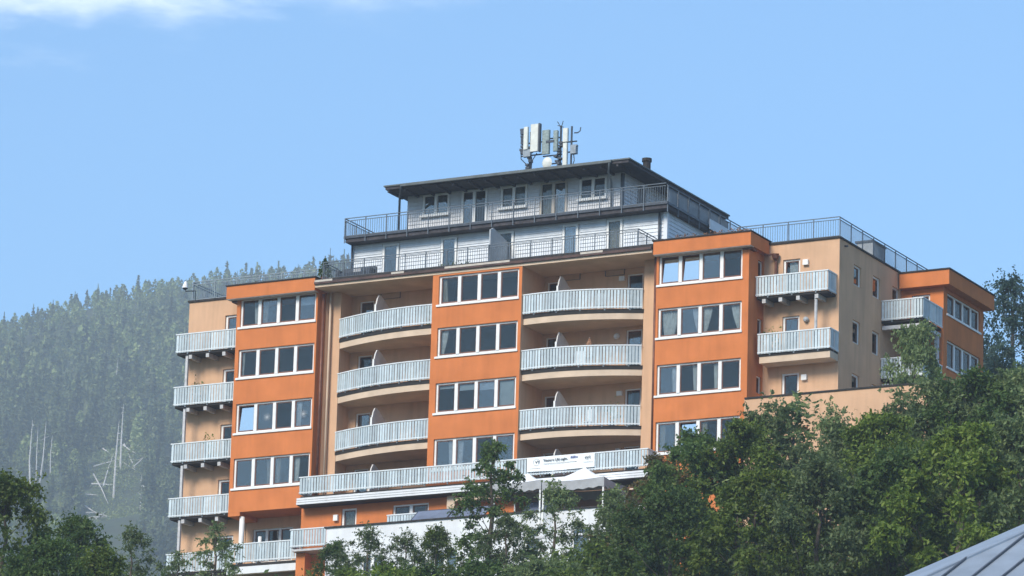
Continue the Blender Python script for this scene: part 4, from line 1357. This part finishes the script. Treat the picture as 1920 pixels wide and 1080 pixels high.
def broadleaf(seed, H, R, base, nclump, per, leaf, zpow=1.0, top=0.8, lean=0.0, clump=0.62, aspect=0.45):
    """trunk with limbs, and a crown of leaf sprays carried by the limb ends; local origin at the foot"""
    rng = np.random.default_rng(seed)
    r = random.Random(seed)
    tb = MB()
    n = 9
    spine = [Vector((lean * (k / n) ** 2 * H + r.uniform(-.10, .10) * (k > 0), r.uniform(-.10, .10) * (k > 0), H * 0.92 * k / n)) for k in range(n + 1)]
    r0 = 0.018 * H + 0.03
    tb.tube(spine, [r0 * (1 - 0.9 * k / n) + 0.012 for k in range(n + 1)], 7)
    cl = []
    for k in range(nclump):
        t = (k + 0.5) / nclump
        z = base + (H - base) * (t ** zpow)
        u = (z - base) / (H - base)
        prof = (math.sin(PI * min(1, (u * 0.86 + 0.14))) ** 0.75) if top > 0.5 else (1 - u) ** 0.8 * 0.9 + 0.1
        an = k * 2.39996 + r.uniform(-.5, .5)
        rr = R * prof * (0.45 + 0.62 * r.random() ** 0.55) * (1 + 0.22 * math.sin(3 * an + seed))
        sx = spine[min(n, int(u * 0.8 * n) + 1)]
        p = Vector((sx.x + rr * math.cos(an), sx.y + rr * math.sin(an), z + r.uniform(-.35, .35)))
        cl.append(p)
        if k % 2 == 0:
            zi = max(0.12, min(0.9, (z - 0.55 * rr) / H))
            j = int(zi / 0.92 * n)
            s0 = spine[min(n - 1, j)]
            rb = max(0.02, r0 * (1 - zi) * 0.42)
            mid = s0.lerp(p, 0.55) + Vector((0, 0, -0.12 * rr + r.uniform(-.1, .2)))
            tb.tube([s0, s0.lerp(mid, 0.5) + Vector((r.uniform(-.1, .1), r.uniform(-.1, .1), 0)), mid, p], [rb, rb * .75, rb * .5, 0.012], 5)
    cl.append(spine[-1] + Vector((0, 0, 0.1)))
    Q = []
    for p in cl:
        m_ = int(per * r.uniform(0.55, 1.35))
        cr = clump * r.uniform(0.65, 1.3)
        # leaves hang along short sprays that fan out of the clump
        ns = max(5, m_ // 9)
        dirs = rng.normal(size=(ns, 3)); dirs[:, 2] *= 0.75
        dirs /= np.linalg.norm(dirs, axis=1, keepdims=True)
        ln = cr * rng.uniform(0.45, 1.5, (ns, 1))
        idx = rng.integers(0, ns, m_)
        tt = rng.uniform(0.25, 1.0, (m_, 1))
        pts = np.array(p) + dirs[idx] * ln[idx] * tt
        pts[:, 2] -= 0.35 * cr * tt[:, 0] ** 2
        pts += rng.normal(size=(m_, 3)) * 0.07 * cr
        Q.append(leaf_quads(rng, pts, leaf, aspect, 0.35, dirs[idx]))
    return tb, np.concatenate(Q), H

TPL = {}
def template(key, leafm, *a, **k):
    tb, Q, H = broadleaf(*a, **k)
    tm = bpy.data.meshes.new('trunk')
    tm.from_pydata([tuple(v) for v in tb.v], [], tb.f)
    tm.materials.append(MT['trunk'])
    tm.polygons.foreach_set('use_smooth', [True] * len(tm.polygons))
    TPL[key] = (tm, quads_mesh('crown', Q, MT[leafm]), H)
template('broad', 'leaf', 11, 11, 3.4, 2.6, 60, 693, 0.191)
template('broad2', 'leafdark', 12, 11, 3.2, 2.2, 64, 693, 0.176)
template('grey', 'leafgrey', 13, 11, 3.0, 2.2, 60, 672, 0.170)
template('oval', 'leaf', 14, 8, 2.0, 1.3, 44, 482, 0.170)
template('oval2', 'leafdark', 15, 8, 2.1, 1.2, 46, 482, 0.170)
template('slender', 'leafdark', 16, 9, 2.3, 2.3, 54, 294, 0.151, top=0.2, clump=0.45)
template('bronze', 'leafbrown', 17, 9, 2.2, 2.0, 44, 399, 0.170)
template('airy', 'leafgrey', 18, 6, 1.55, 1.2, 30, 273, 0.141, clump=0.5)
template('birch', 'birch', 19, 20, 3.4, 7.0, 72, 315, 0.191, clump=0.8)
template('shrub', 'leaf', 20, 4.5, 2.6, 0.4, 40, 546, 0.176)
template('shrubdark', 'leafdark', 22, 4.5, 2.6, 0.4, 40, 546, 0.172)
template('shrubgrey', 'leafgrey', 23, 4.5, 2.6, 0.4, 40, 546, 0.168)
template('lightash', 'leafgrey', 21, 10, 2.6, 2.5, 44, 315, 0.183, clump=0.7)

def tree(key, x, y, ztop, label, rot=0.0, wide=1.0, name='tree', group='broadleaf trees below the building', zbase=None):
    tm, cm, H = TPL[key]
    zb = float(ground_z(x, y)) - 0.15 if zbase is None else zbase
    s = (ztop - zb) / (H + 0.25)
    t = thing(name, label, 'tree' if name == 'tree' else 'shrub', (x, y, zb), group)
    for nm, me in (('trunk', tm), ('crown', cm)):
        o = bpy.data.objects.new(nm, me)
        COL.objects.link(o)
        o.parent = t
    t.scale = (s * wide, s * wide, s)
    t.rotation_euler.z = rot
    return t

TREES = [
    # key, x, y, top z, rot, wide, label
    ('broad', 2.2, -44.2, -12.4, 0.3, 1.0, 'dark leafy tree cut off by the left edge of the photo'),
    ('oval', 5.6, -44.65, -12.2, 1.0, 1.0, 'tallest rounded green tree at the bottom left corner'),
    ('oval2', 5.94, -39.94, -13.0, 2.0, 1.05, 'second dark green tree from the left in the bottom left group'),
    ('lightash', 3.42, -32.04, -11.8, 0.2, 1.0, 'pale grey green tree below the hazy slope, left of the lowest corner balcony'),
    ('broad2', 14.97, -55.55, -17.4, 0.9, 1.0, 'low dark tree along the bottom edge, in front of the bottom left group'),
    ('oval', 15.42, -52.86, -17.4, 2.7, 1.0, 'low green tree along the bottom edge, under the pale grey green tree'),
    ('airy', 2.13, -23.41, -10.05, 0.4, 1.1, 'small pale leafed tree in front of the loggia balcony'),
    ('airy', 1.34, -25.08, -11.5, 2.4, 1.1, 'little pale tree before the lowest left corner balcony'),
    ('oval2', 7.6, -22.4, -10.85, 0.6, 1.0, 'dark tree before the left end of the white terrace wall'),
    ('lightash', 9.75, -23.54, -10.6, 1.9, 1.0, 'loose leafy tree whose twigs hang over the white terrace wall'),
    ('oval', 11.83, -21.22, -10.3, 2.9, 0.9, 'green tree before the white wall, just left of the slender tall tree'),
    ('slender', 12.88, -18.37, -5.9, 0.8, 1.0, 'slender tall tree standing free before the long balcony'),
    ('lightash', 15.4, -17.2, -7.8, 0.1, 0.95, 'grey green tree whose top reaches the white canopies'),
    ('airy', 17.1, -15.0, -7.9, 1.3, 1.1, 'thin grey tree right of the white canopies'),
    ('oval2', 19.5, -18.2, -9.3, 2.2, 1.0, 'dark tree under the right end of the long balcony'),
    ('shrub', 16.66, -33.41, -14.75, 1.1, 1.15, 'low green tree on the bottom edge below the white wall, left of the slender tree'),
    ('shrubdark', 20.59, -33.53, -14.85, 2.0, 1.15, 'low dark tree on the bottom edge below the slender tree'),
    ('shrubgrey', 22.72, -31.27, -14.15, 2.6, 1.15, 'low greyish tree on the bottom edge below the white canopies'),
    ('shrub', 25.88, -31.9, -14.75, 0.5, 1.15, 'low green tree on the bottom edge below the right end of the long balcony'),
    ('shrub', 11.2, -27.5, -13.35, 0.3, 1.1, 'rounded bush before the left corner of the white wall, on the bottom edge'),
    ('shrubdark', 14.0, -26.5, -13.25, 1.3, 1.2, 'dark bush on the bottom edge between the loose leafy tree and the slender tree'),
    ('shrubgrey', 18.4, -25.0, -13.05, 2.3, 1.2, 'greyish bush on the bottom edge just right of the slender tree trunk'),
    ('shrub', 21.3, -24.0, -12.35, 0.9, 1.2, 'green bush on the bottom edge below the thin grey tree'),
    ('lightash', 10.9, -22.3, -10.7, 2.3, 1.15, 'feathery pale tree before the white wall, under the leftmost blue panel'),
    ('lightash', 14.3, -19.6, -9.6, 0.7, 1.1, 'feathery tree before the white wall, close on the right of the slender tall tree'),
    ('lightash', 18.3, -16.6, -8.6, 2.8, 1.2, 'feathery tree before the right end of the white wall'),
    ('bronze', 20.68, -17.73, -7.1, 0.4, 1.0, 'bronze leaved tree at the right end of the long balcony'),
    ('broad2', 23.83, -20.64, -6.8, 1.7, 1.0, 'dark tree below the lowest windows of the right orange bay'),
    ('broad', 25.86, -20.78, -6.8, 0.2, 0.95, 'green tree below the right edge of the right orange bay'),
    ('lightash', 26.0, -18.5, -5.4, 2.5, 0.9, 'loose twiggy tree against the left part of the peach terrace wall'),
    ('airy', 26.6, -17.3, -5.4, 1.0, 1.3, 'thin twiggy tree before the dark recess in the peach terrace wall'),
    ('lightash', 28.46, -17.39, -5.6, 1.5, 0.8, 'twiggy tree with a bent top in the middle of the peach terrace wall'),
    ('grey', 31.4, -21.55, -7.6, 0.8, 1.0, 'grey green tree in the right hand mass, below the twiggy tree with bent top'),
    ('broad', 33.09, -22.99, -7.5, 2.2, 1.0, 'broad green tree in the middle of the right hand mass'),
    ('lightash', 31.71, -17.05, -5.1, 0.3, 1.0, 'leafy tree whose top covers the right end of the peach terrace wall'),
    ('grey', 33.2, -16.5, -4.6, 1.4, 1.0, 'grey green tree with a full top under the rear orange tower'),
    ('broad2', 34.6, -15.94, -4.1, 2.8, 1.05, 'dark full tree right of the rear orange tower, near the right edge'),
    ('grey', 36.2, -15.27, -4.0, 0.6, 1.0, 'grey green tree cut off by the right edge of the photo'),
    ('broad2', 32.0, -39.6, -13.6, 0.9, 1.0, 'dark lower tree in front, leftmost of the front right row'),
    ('broad', 36.23, -41.32, -13.8, 1.8, 1.0, 'dark green lower tree, second of the front right row'),
    ('grey', 39.0, -42.02, -13.7, 2.7, 1.0, 'grey green lower tree, third of the front right row'),
    ('broad2', 40.83, -39.25, -12.7, 0.1, 1.0, 'lower tree above the left end of the metal roof'),
    ('broad', 43.74, -40.19, -12.5, 1.2, 1.0, 'lower green tree directly above the middle of the metal roof'),
    ('grey', 44.95, -37.54, -11.7, 2.1, 1.0, 'lower grey tree above the metal roof at the right edge'),
    ('grey', 23.9, 2.2, 3.0, 0.7, 0.62, 'bushy grey green tree covering the foot of the rear orange tower'),
    ('birch', 19.4, 25.4, 11.3, 0.4, 0.95, 'tall airy blue green tree behind the building at the right edge'),
    ('birch', 21.6, 18.5, 6.0, 2.0, 0.8, 'shorter airy blue green tree between the rear tower and the tall one'),
]
for key, x, y, zt_, rot, wide, lab in TREES:
    tree(key, x, y, zt_, lab, rot, wide)
# undergrowth between the trees
rng = np.random.default_rng(5)
P = []
for _ in range(900):
    d = rng.uniform(158, 206); a = rng.uniform(-0.62, -0.36)
    P.append((CAM[0] + d * math.sin(a), CAM[1] + d * math.cos(a)))
P = np.array(P)
zz = ground_z(P[:, 0], P[:, 1])
pts = np.repeat(np.column_stack([P, zz]), 60, 0)
pts += rng.normal(size=pts.shape) * np.array([0.9, 0.9, 0.5]) + np.array([0, 0, 0.9])
ug = bpy.data.objects.new('undergrowth', quads_mesh('undergrowth', leaf_quads(rng, pts, 0.3, 0.5), MT['leafdark']))
COL.objects.link(ug)
ug['kind'] = 'stuff'
tag(ug, 'dense low green undergrowth on the slope below the building')

# potted conifer and dry plants on the roofs
def conifer_quads(rng, H, R, n, leaf, z0=0.06):
    u = rng.uniform(0, 1, n) ** 0.8
    z = H * (z0 + (1 - z0) * u)
    tier = 0.78 + 0.22 * np.sin(u * 40)
    r = R * (1 - u) ** 0.85 * tier * rng.uniform(0.25, 1.0, n) ** 0.5
    a = rng.uniform(0, 2 * PI, n)
    Pq = np.column_stack([r * np.cos(a), r * np.sin(a), z])
    out = np.column_stack([np.cos(a), np.sin(a), np.full(n, -0.35)])
    return leaf_quads(rng, Pq, leaf, 0.45, 0.2, out * 1.5)
pc = thing('potted_conifer', 'small dark potted conifer at the left end of the roof terrace', 'plant', (-7.25, 1.0, 7.48))
obj('pot', MB().tube([(-7.25, 1.0, 7.49), (-7.25, 1.0, 7.78)], [0.15, 0.2], 10), MT['brownpipe'], pc)
o = bpy.data.objects.new('foliage', quads_mesh('foliage', conifer_quads(rng, 1.0, 0.5, 420, 0.17), MT['leafdark']))
COL.objects.link(o); o.parent = pc; o.location = (0, 0, 0.25)
def dry_plant(x, y, z, w, h, label, m='dry', n=110):
    t = thing('planter', label, 'plant', (x, y, z), 'roof edge planters')
    obj('planter_box', MB().box(x - w, x + w, y - .12, y + .12, z, z + 0.12), MT['slab'], t)
    pts = np.column_stack([rng.uniform(-w, w, n), rng.normal(size=n) * .08, 0.1 + np.abs(rng.normal(size=n)) * h * .5])
    o = bpy.data.objects.new('foliage', quads_mesh('foliage', leaf_quads(rng, pts, 0.13, 0.4, -0.3), MT[m]))
    COL.objects.link(o); o.parent = t
dry_plant(12.9, 0.3, 7.49, 0.55, 0.28, 'planter of dry brown plants at the left on the right orange bay roof')
dry_plant(14.4, 0.2, 7.49, 0.5, 0.18, 'planter of dry brown plants in the middle of the right orange bay roof')
dry_plant(15.7, 0.2, 7.49, 0.55, 0.22, 'planter of dry brown plants near the corner of the right orange bay roof')
dry_plant(0.6, 0.1, 7.305, 0.9, 0.22, 'low green planter behind the terrace rail above the middle orange bay', 'leafdark')
dry_plant(-10.8, 1.0, 7.49, 0.5, 0.3, 'dry twiggy planter on the left orange bay roof', 'dry', 60)

# ------------------------------------------------------------------ wooded mountainside
rngf = np.random.default_rng(21)
def hill_xy(az, r):
    return CAM[0] + r * np.sin(az), CAM[1] + r * np.cos(az)
cand = []
r = 1150.0
while r < 1900:
    for a in np.arange(-0.665, -0.455, 4.6 / r):
        cand.append((a + rngf.uniform(-.5, .5) * 6.0 / r, r + rngf.uniform(-4, 4)))
    r += 8.0 if r < 1770 else 5.0
cand = np.array(cand)
# pixel column and the clearing with the fallen trunks
pxc = 960 + (cand[:, 0] - YAW) * 8720
keep = rngf.uniform(size=len(cand)) < 0.95
clear = (((pxc - 232) / 62) ** 2 + ((cand[:, 1] - 1385) / 125) ** 2 < 1) | ((np.abs(pxc - 92) < 30) & (np.abs(cand[:, 1] - 1452) < 16))
keep &= ~clear
cand = cand[keep]; pxc = pxc[keep]
X, Yh = hill_xy(cand[:, 0], cand[:, 1])
Zh = ground_z(X, Yh) - 0.4
n = len(X)
patch = np.sin(X * 0.031 + 1.0) * np.sin(Yh * 0.027) + 0.6 * np.sin(X * 0.09 + Yh * 0.07)
kindv = np.where(rngf.uniform(size=n) < np.clip(0.30 + 0.25 * patch + 0.3 * (cand[:, 1] > 1650) + 0.25 * (cand[:, 1] > 1770), 0.08, 0.88), 1, 0)
hts = np.where(kindv == 0, rngf.uniform(10, 18, n), rngf.uniform(8, 14, n))
hts = np.where(cand[:, 1] > 1770, hts * 0.58, hts)
protos = {}
def broad_far(rng, H, R, nq, leaf):
    u = rng.uniform(0, 1, nq)
    a = rng.uniform(0, 2 * PI, nq)
    rr = R * np.sin(PI * np.clip(u * .8 + .2, 0, 1)) ** .8 * rng.uniform(0.3, 1, nq) ** .5
    Pq = np.column_stack([rr * np.cos(a), rr * np.sin(a), H * (0.15 + .85 * u)])
    return leaf_quads(rng, Pq, leaf, 0.6, 0.2)
for k in range(4):
    core = np.array([[(-.02, 0, 0), (.02, 0, 0), (.012, 0, .98), (-.012, 0, .98)], [(0, -.02, 0), (0, .02, 0), (0, .012, .98), (0, -.012, .98)]], float)
    protos[(0, k)] = np.concatenate([core, conifer_quads(rngf, 1.0, 0.15 + 0.025 * k, 260, 0.10)])
    protos[(1, k)] = np.concatenate([core * np.array([1, 1, .9]), broad_far(rngf, 1.0, 0.20 + 0.02 * k, 240, 0.11)])
vis = (pxc > -15) & (pxc < 345) & (cand[:, 1] > 1330)
order = np.argsort(np.where(vis, cand[:, 1], 9e9))
ind = set(order[:300].tolist())
pm = {}
for (kv, k), Q in protos.items():
    pm[(kv, k)] = quads_mesh('spruce' if kv == 0 else 'far_broadleaf', Q, MT['spruce'] if kv == 0 else MT['larch'])
rest = {0: [], 1: []}
tones = {0: [], 1: []}
for i in range(n):
    kv = int(kindv[i]); k = int(rngf.integers(0, 4)); H = float(hts[i]); rot = float(rngf.uniform(0, 2 * PI))
    if i in ind:
        o = bpy.data.objects.new('spruce_tree' if kv == 0 else 'broadleaf_tree', pm[(kv, k)])
        COL.objects.link(o)
        o.location = (X[i], Yh[i], Zh[i]); o.scale = (H, H, H); o.rotation_euler.z = rot
        if kv == 0:
            tag(o, 'hazy dark conifer on the lower part of the wooded slope', 'tree', 'conifers on the mountainside')
        else:
            tag(o, 'hazy pale green broadleaf tree on the lower part of the wooded slope', 'tree', 'broadleaf trees on the mountainside')
    else:
        Q = protos[(kv, k)]
        sub = Q[rngf.integers(0, len(Q), 100)] if cand[i, 1] > 0 else Q
        c, s_ = math.cos(rot), math.sin(rot)
        Rm = np.array([[c, -s_, 0], [s_, c, 0], [0, 0, 1]])
        ctr = sub.mean(1, keepdims=True)
        big = ctr + (sub - ctr) * 1.4
        tones[kv].append(np.full(len(big), rngf.uniform()))
        rest[kv].append((big @ Rm.T) * H + np.array([X[i], Yh[i], Zh[i]]))
for kv, nm, lab in ((0, 'spruce_forest', 'dark hazy conifer forest covering the mountainside'), (1, 'broadleaf_forest', 'paler broadleaf trees scattered through the mountain forest')):
    o = bpy.data.objects.new(nm, quads_mesh(nm, np.concatenate(rest[kv]), MT['spruce'] if kv == 0 else MT['larch']))
    ta = o.data.attributes.new('tone', 'FLOAT', 'FACE')
    ta.data.foreach_set('value', np.concatenate(tones[kv]).astype(np.float32))
    COL.objects.link(o)
    o['kind'] = 'stuff'
    tag(o, lab)

# bleached dead trunks and fallen logs in the clearing
def dead(base, top, r_, label, name='dead_tree', twigs=5, bend=0.0):
    t = thing(name, label, 'tree' if name == 'dead_tree' else 'log', base, 'bleached dead trunks' if name == 'dead_tree' else 'fallen logs in the clearing')
    b, e = Vector(base), Vector(top)
    mid = b.lerp(e, 0.5) + Vector((bend + 0.35 * math.sin(len(label) * 1.7), 0, 0))
    obj('trunk', MB().tube([b, b.lerp(mid, .5) + Vector((bend * .3, 0, 0)), mid, mid.lerp(e, .5), e], [r_ * .8, r_ * .7, r_ * .6, r_ * .42, r_ * .12], 6), MT['deadwood'], t)
    rr = random.Random(len(label))
    for k in range(twigs):
        p = b.lerp(e, rr.uniform(.25, .95))
        q = p + Vector((rr.uniform(-1.6, 1.6), rr.uniform(-1, 1), rr.uniform(-.9, .8)))
        obj('branch', MB().tube([p, q], [r_ * .28, r_ * .08], 4), MT['deadwood'], t)
def hillpt(px, r_, dz=0.0):
    az = YAW + (px - 960) / 8720.0
    x, y = CAM[0] + r_ * math.sin(az), CAM[1] + r_ * math.cos(az)
    return (x, y, float(ground_z(x, y)) + dz)
def up_from(b, h, dx=0.0):
    return (b[0] + dx, b[1], b[2] + h)
b = hillpt(85, 1450, 0.5); dead(b, up_from(b, 26, -1.2), 0.42, 'tallest bleached dead trunk of the four on the left', bend=-.6)
b = hillpt(91, 1456, 2); dead(b, up_from(b, 20, -.3), 0.26, 'thin bleached dead trunk between the two tall ones on the left', bend=.3, twigs=3)
b = hillpt(96, 1454, 1); dead(b, up_from(b, 23, 1.6), 0.36, 'leaning bleached dead trunk tipping right among the four on the left', bend=.2)
b = hillpt(117, 1460, 4); dead(b, up_from(b, 13, 0), 0.28, 'short bleached dead trunk at the right of the four on the left', twigs=3)
b = hillpt(235, 1446, 0.3); dead(b, up_from(b, 25, .7), 0.46, 'tall bleached trunk with stubs standing in the clearing', twigs=8)
b = hillpt(245, 1468, 0.3); dead(b, up_from(b, 21, 0), 0.42, 'thick bleached trunk standing just behind the tall one in the clearing')
b = hillpt(268, 1530, 2); dead(b, up_from(b, 13, .4), 0.24, 'slim bleached trunk above the clearing', twigs=3)
b = hillpt(279, 1530, 3); dead(b, up_from(b, 11, 0), 0.24, 'shorter slim bleached trunk above the right of the clearing', twigs=2)
b = hillpt(298, 1460, 0.3); dead(b, up_from(b, 8, 0), 0.24, 'short bleached stump near the corner balconies', twigs=2)
b = hillpt(228, 1590, 4); dead(b, up_from(b, 13, .6), 0.26, 'bleached trunk alone among the conifers half way up the slope', twigs=3)
b = hillpt(253, 1760, 7); dead(b, up_from(b, 9, 0), 0.24, 'bleached snag high on the slope near the top corner balcony', twigs=1)
b = hillpt(285, 1400, 1); dead(b, up_from(b, 11, 0), 0.3, 'bleached broken trunk low beside the bottom corner balconies', twigs=10)
LOGS = [(210, 1498, 274, 1462, 'long pale log lying steeply across the top of the clearing'), (196, 1468, 238, 1472, 'pale log lying level at the upper left of the clearing'),
        (183, 1448, 206, 1446, 'thick pale log at the left end of the clearing'), (196, 1462, 226, 1438, 'pale log slanting down towards the tall trunk'),
        (181, 1440, 214, 1424, 'pale log slanting at the lower left of the clearing'), (205, 1428, 228, 1412, 'pale log along the bottom of the clearing'),
        (248, 1492, 272, 1476, 'short pale log at the right of the clearing'), (262, 1486, 287, 1484, 'short level pale log at the far right of the clearing'),
        (186, 1432, 204, 1430, 'small pale log below the thick one'), (205, 1412, 222, 1430, 'pale log leaning the other way at the bottom of the clearing')]
LOGS += [(212, 1420, 216, 1395, 'upright stub of a pale log at the lower middle of the clearing'), (193, 1455, 236, 1453, 'level pale log just above the thick one'),
         (250, 1500, 300, 1440, 'long thin log falling to the right edge of the clearing'), (215, 1452, 232, 1480, 'pale log leaning left beside the tall trunk'),
         (190, 1424, 232, 1418, 'long level log at the foot of the clearing'), (270, 1465, 292, 1474, 'grey log by the right edge of the clearing')]
for p0, r0_, p1, r1_, lab in LOGS:
    dead(hillpt(p0, r0_, 2.2), hillpt(p1, r1_, 2.2), 0.30, lab, 'fallen_log', twigs=3)
pts = np.array([hillpt(rngf.normal(235, 30), rngf.normal(1455, 28)) for _ in range(700)])
pts = np.repeat(pts, 12, 0) + rngf.normal(size=(8400, 3)) * np.array([1.0, 1.0, 0.5]) + np.array([0, 0, 0.6])
o = bpy.data.objects.new('clearing_scrub', quads_mesh('clearing_scrub', leaf_quads(rngf, pts, 0.8, 0.5), MT['larch']))
COL.objects.link(o); o['kind'] = 'stuff'; tag(o, 'pale green scrub growing in the clearing around the fallen logs')

# ------------------------------------------------------------------ foreground house with the seamed metal roof
HS = thing('house', 'house whose pale sheet metal roof with dark standing seams rises in the lower right corner', 'house', (88.0, -120.0, -47.0))
P1 = Vector((79.38, -127.16, -36.25))
def rz(x, y):
    return P1.z + (0.46081 * (y - P1.y) - 0.09808 * (x - P1.x)) / 0.88206
hip = lambda x: P1.y + (x - P1.x) * 4.96 / 1.63
YE, YR = -133.0, -114.0
SD = 0.0370
xs0 = 77.0
k = 0
while True:
    a = xs0 + k * 0.485
    if a > 97: break
    def strip(xa):
        # bottom and top of a seam line starting at x=xa on the eave
        bot = (xa, YE)
        # seam: x = xa + SD*(y-YE); hip: y = P1.y + (x-P1.x)*3.043
        yt = (P1.y + (xa - P1.x - SD * YE) * 3.043) / (1 - 3.043 * SD)
        yt = max(YE, min(YR, yt))
        return bot, (xa + SD * (yt - YE), yt)
    (b0, t0), (b1, t1) = strip(a), strip(a + 0.485)
    if t1[1] > YE + 0.05:
        q = MB()
        top = [(b0[0], b0[1]), (b1[0], b1[1]), (t1[0], t1[1]), (t0[0], t0[1])]
        up_ = [(x, y, rz(x, y)) for x, y in top]
        dn = [(x, y, z - 0.05) for x, y, z in up_]
        q.quad(*up_)
        q.quad(*dn[::-1])
        for j in range(4):
            q.quad(up_[j], dn[j], dn[(j + 1) % 4], up_[(j + 1) % 4])
        obj('roof_sheet', q, MT['roofmetal'], HS)
        x0, y0_ = t1
        v0 = Vector((b1[0], b1[1], rz(*b1) + 0.018)); v1 = Vector((t1[0], t1[1], rz(*t1) + 0.018))
        obj('standing_seam', MB().tube([v0, v1], 0.022, 5), MT['seam'], HS)
    k += 1
xa = P1.x + (YE - P1.y) / 3.043
xt = P1.x + (YR - P1.y) / 3.043
A_ = (xa, YE, rz(xa, YE)); D_ = (xt, YR, rz(xt, YR)); B_ = (98, YE, rz(98, YE)); C_ = (98, YR, rz(98, YR))
zE = rz(xa, YE)
q = MB()
q.poly([A_, D_, (74.5, -104, zE - 0.05), (74.5, YE + 2.0, zE - 0.05)][::-1])
q.poly([D_, C_, (98, -98, C_[2] - 8.0), (74.5, -104, zE - 0.05)][::-1])
obj('rear_roof', q, MT['roofmetal'], HS)
obj('hip_cap', MB().tube([A_, D_], 0.035, 6), MT['roofmetal'], HS)
obj('ridge_cap', MB().tube([D_, C_], 0.06, 6), MT['roofmetal'], HS)
obj('wall', MB().box(77.5, 97.5, YE + 0.8, -105, -49.5, zE - 1.6), MT['white'], HS)

# ------------------------------------------------------------------ things left on the balconies
def chair(x, y, z, m, label, rz_=0.0):
    t = thing('garden_chair', label, 'chair', (x, y, z), 'chairs on the balconies')
    obj('seat', MB().box(x - .22, x + .22, y - .22, y + .22, z + .40, z + .45), MT[m], t)
    obj('backrest', MB().box(x - .22, x + .22, y + .18, y + .22, z + .453, z + 1.12), MT[m], t)
    for sx in (-1, 1):
        for sy in (-1, 1):
            obj('leg', MB().box(x + sx * .2 - .015, x + sx * .2 + .015, y + sy * .18 - .015, y + sy * .18 + .015, z, z + .398), MT['steel'], t)
    t.rotation_euler.z = rz_
chair(7.0, 0.9, 1.70, 'cloth', 'pale high backed chair behind the rail of the second balcony down, right recess', 0.3)
chair(-2.2, 0.9, 1.70, 'beige_curtain', 'beige high backed chair on the second balcony down, left recess', -0.4)
chair(8.1, 0.9, 4.45, 'screen', 'grey chair on the top balcony of the right recess', 0.5)
chair(-1.6, 0.9, -1.2, 'dsteel', 'dark chair on the third balcony down, left recess', 0.2)
chair(7.6, 0.9, -1.2, 'cloth', 'white chair on the third balcony down, right recess', -0.3)
um = thing('folded_parasol', 'brown folded parasol on the second balcony down, right recess', 'parasol', (7.65, 0.75, 1.70))
obj('pole', MB().tube([(7.65, 0.75, 1.75), (7.65, 0.75, 3.35)], 0.025, 6), MT['frame'], um)
obj('folded_cloth', MB().tube([(7.65, 0.75, 2.35), (7.65, 0.75, 2.6), (7.65, 0.75, 3.0), (7.65, 0.75, 3.33)], [0.20, 0.26, 0.17, 0.03], 9), MT['dry'], um)
obj('foot', MB().tube([(7.65, 0.75, 1.70), (7.65, 0.75, 1.77)], 0.22, 10), MT['screen'], um)
def pot(x, y, z, label, m='leaf'):
    t = thing('potted_plant', label, 'plant', (x, y, z), 'potted plants on the balconies')
    obj('pot', MB().tube([(x, y, z), (x, y, z + .3)], [.12, .17], 9), MT['brownpipe'], t)
    n_ = 170
    pts = rng.normal(size=(n_, 3)) * np.array([.17, .17, .26]) + np.array([0, 0, .72])
    o = bpy.data.objects.new('foliage', quads_mesh('foliage', leaf_quads(rng, pts, .14, .5), MT[m]))
    COL.objects.link(o); o.parent = t
pot(-0.9, 0.8, 4.45, 'potted plant at the right end of the top balcony in the left recess')
pot(9.0, 0.7, -1.2, 'potted plant on the third balcony down, right recess', 'leafgrey')
pot(-13.6, 1.15, -0.95, 'potted plant on the third balcony down at the left corner')
pot(-14.4, 1.15, 1.9, 'potted plant on the second balcony down at the left corner', 'leafgrey')
pot(17.1, 1.2, 1.8, 'potted plant on the lower balcony of the right peach wing')
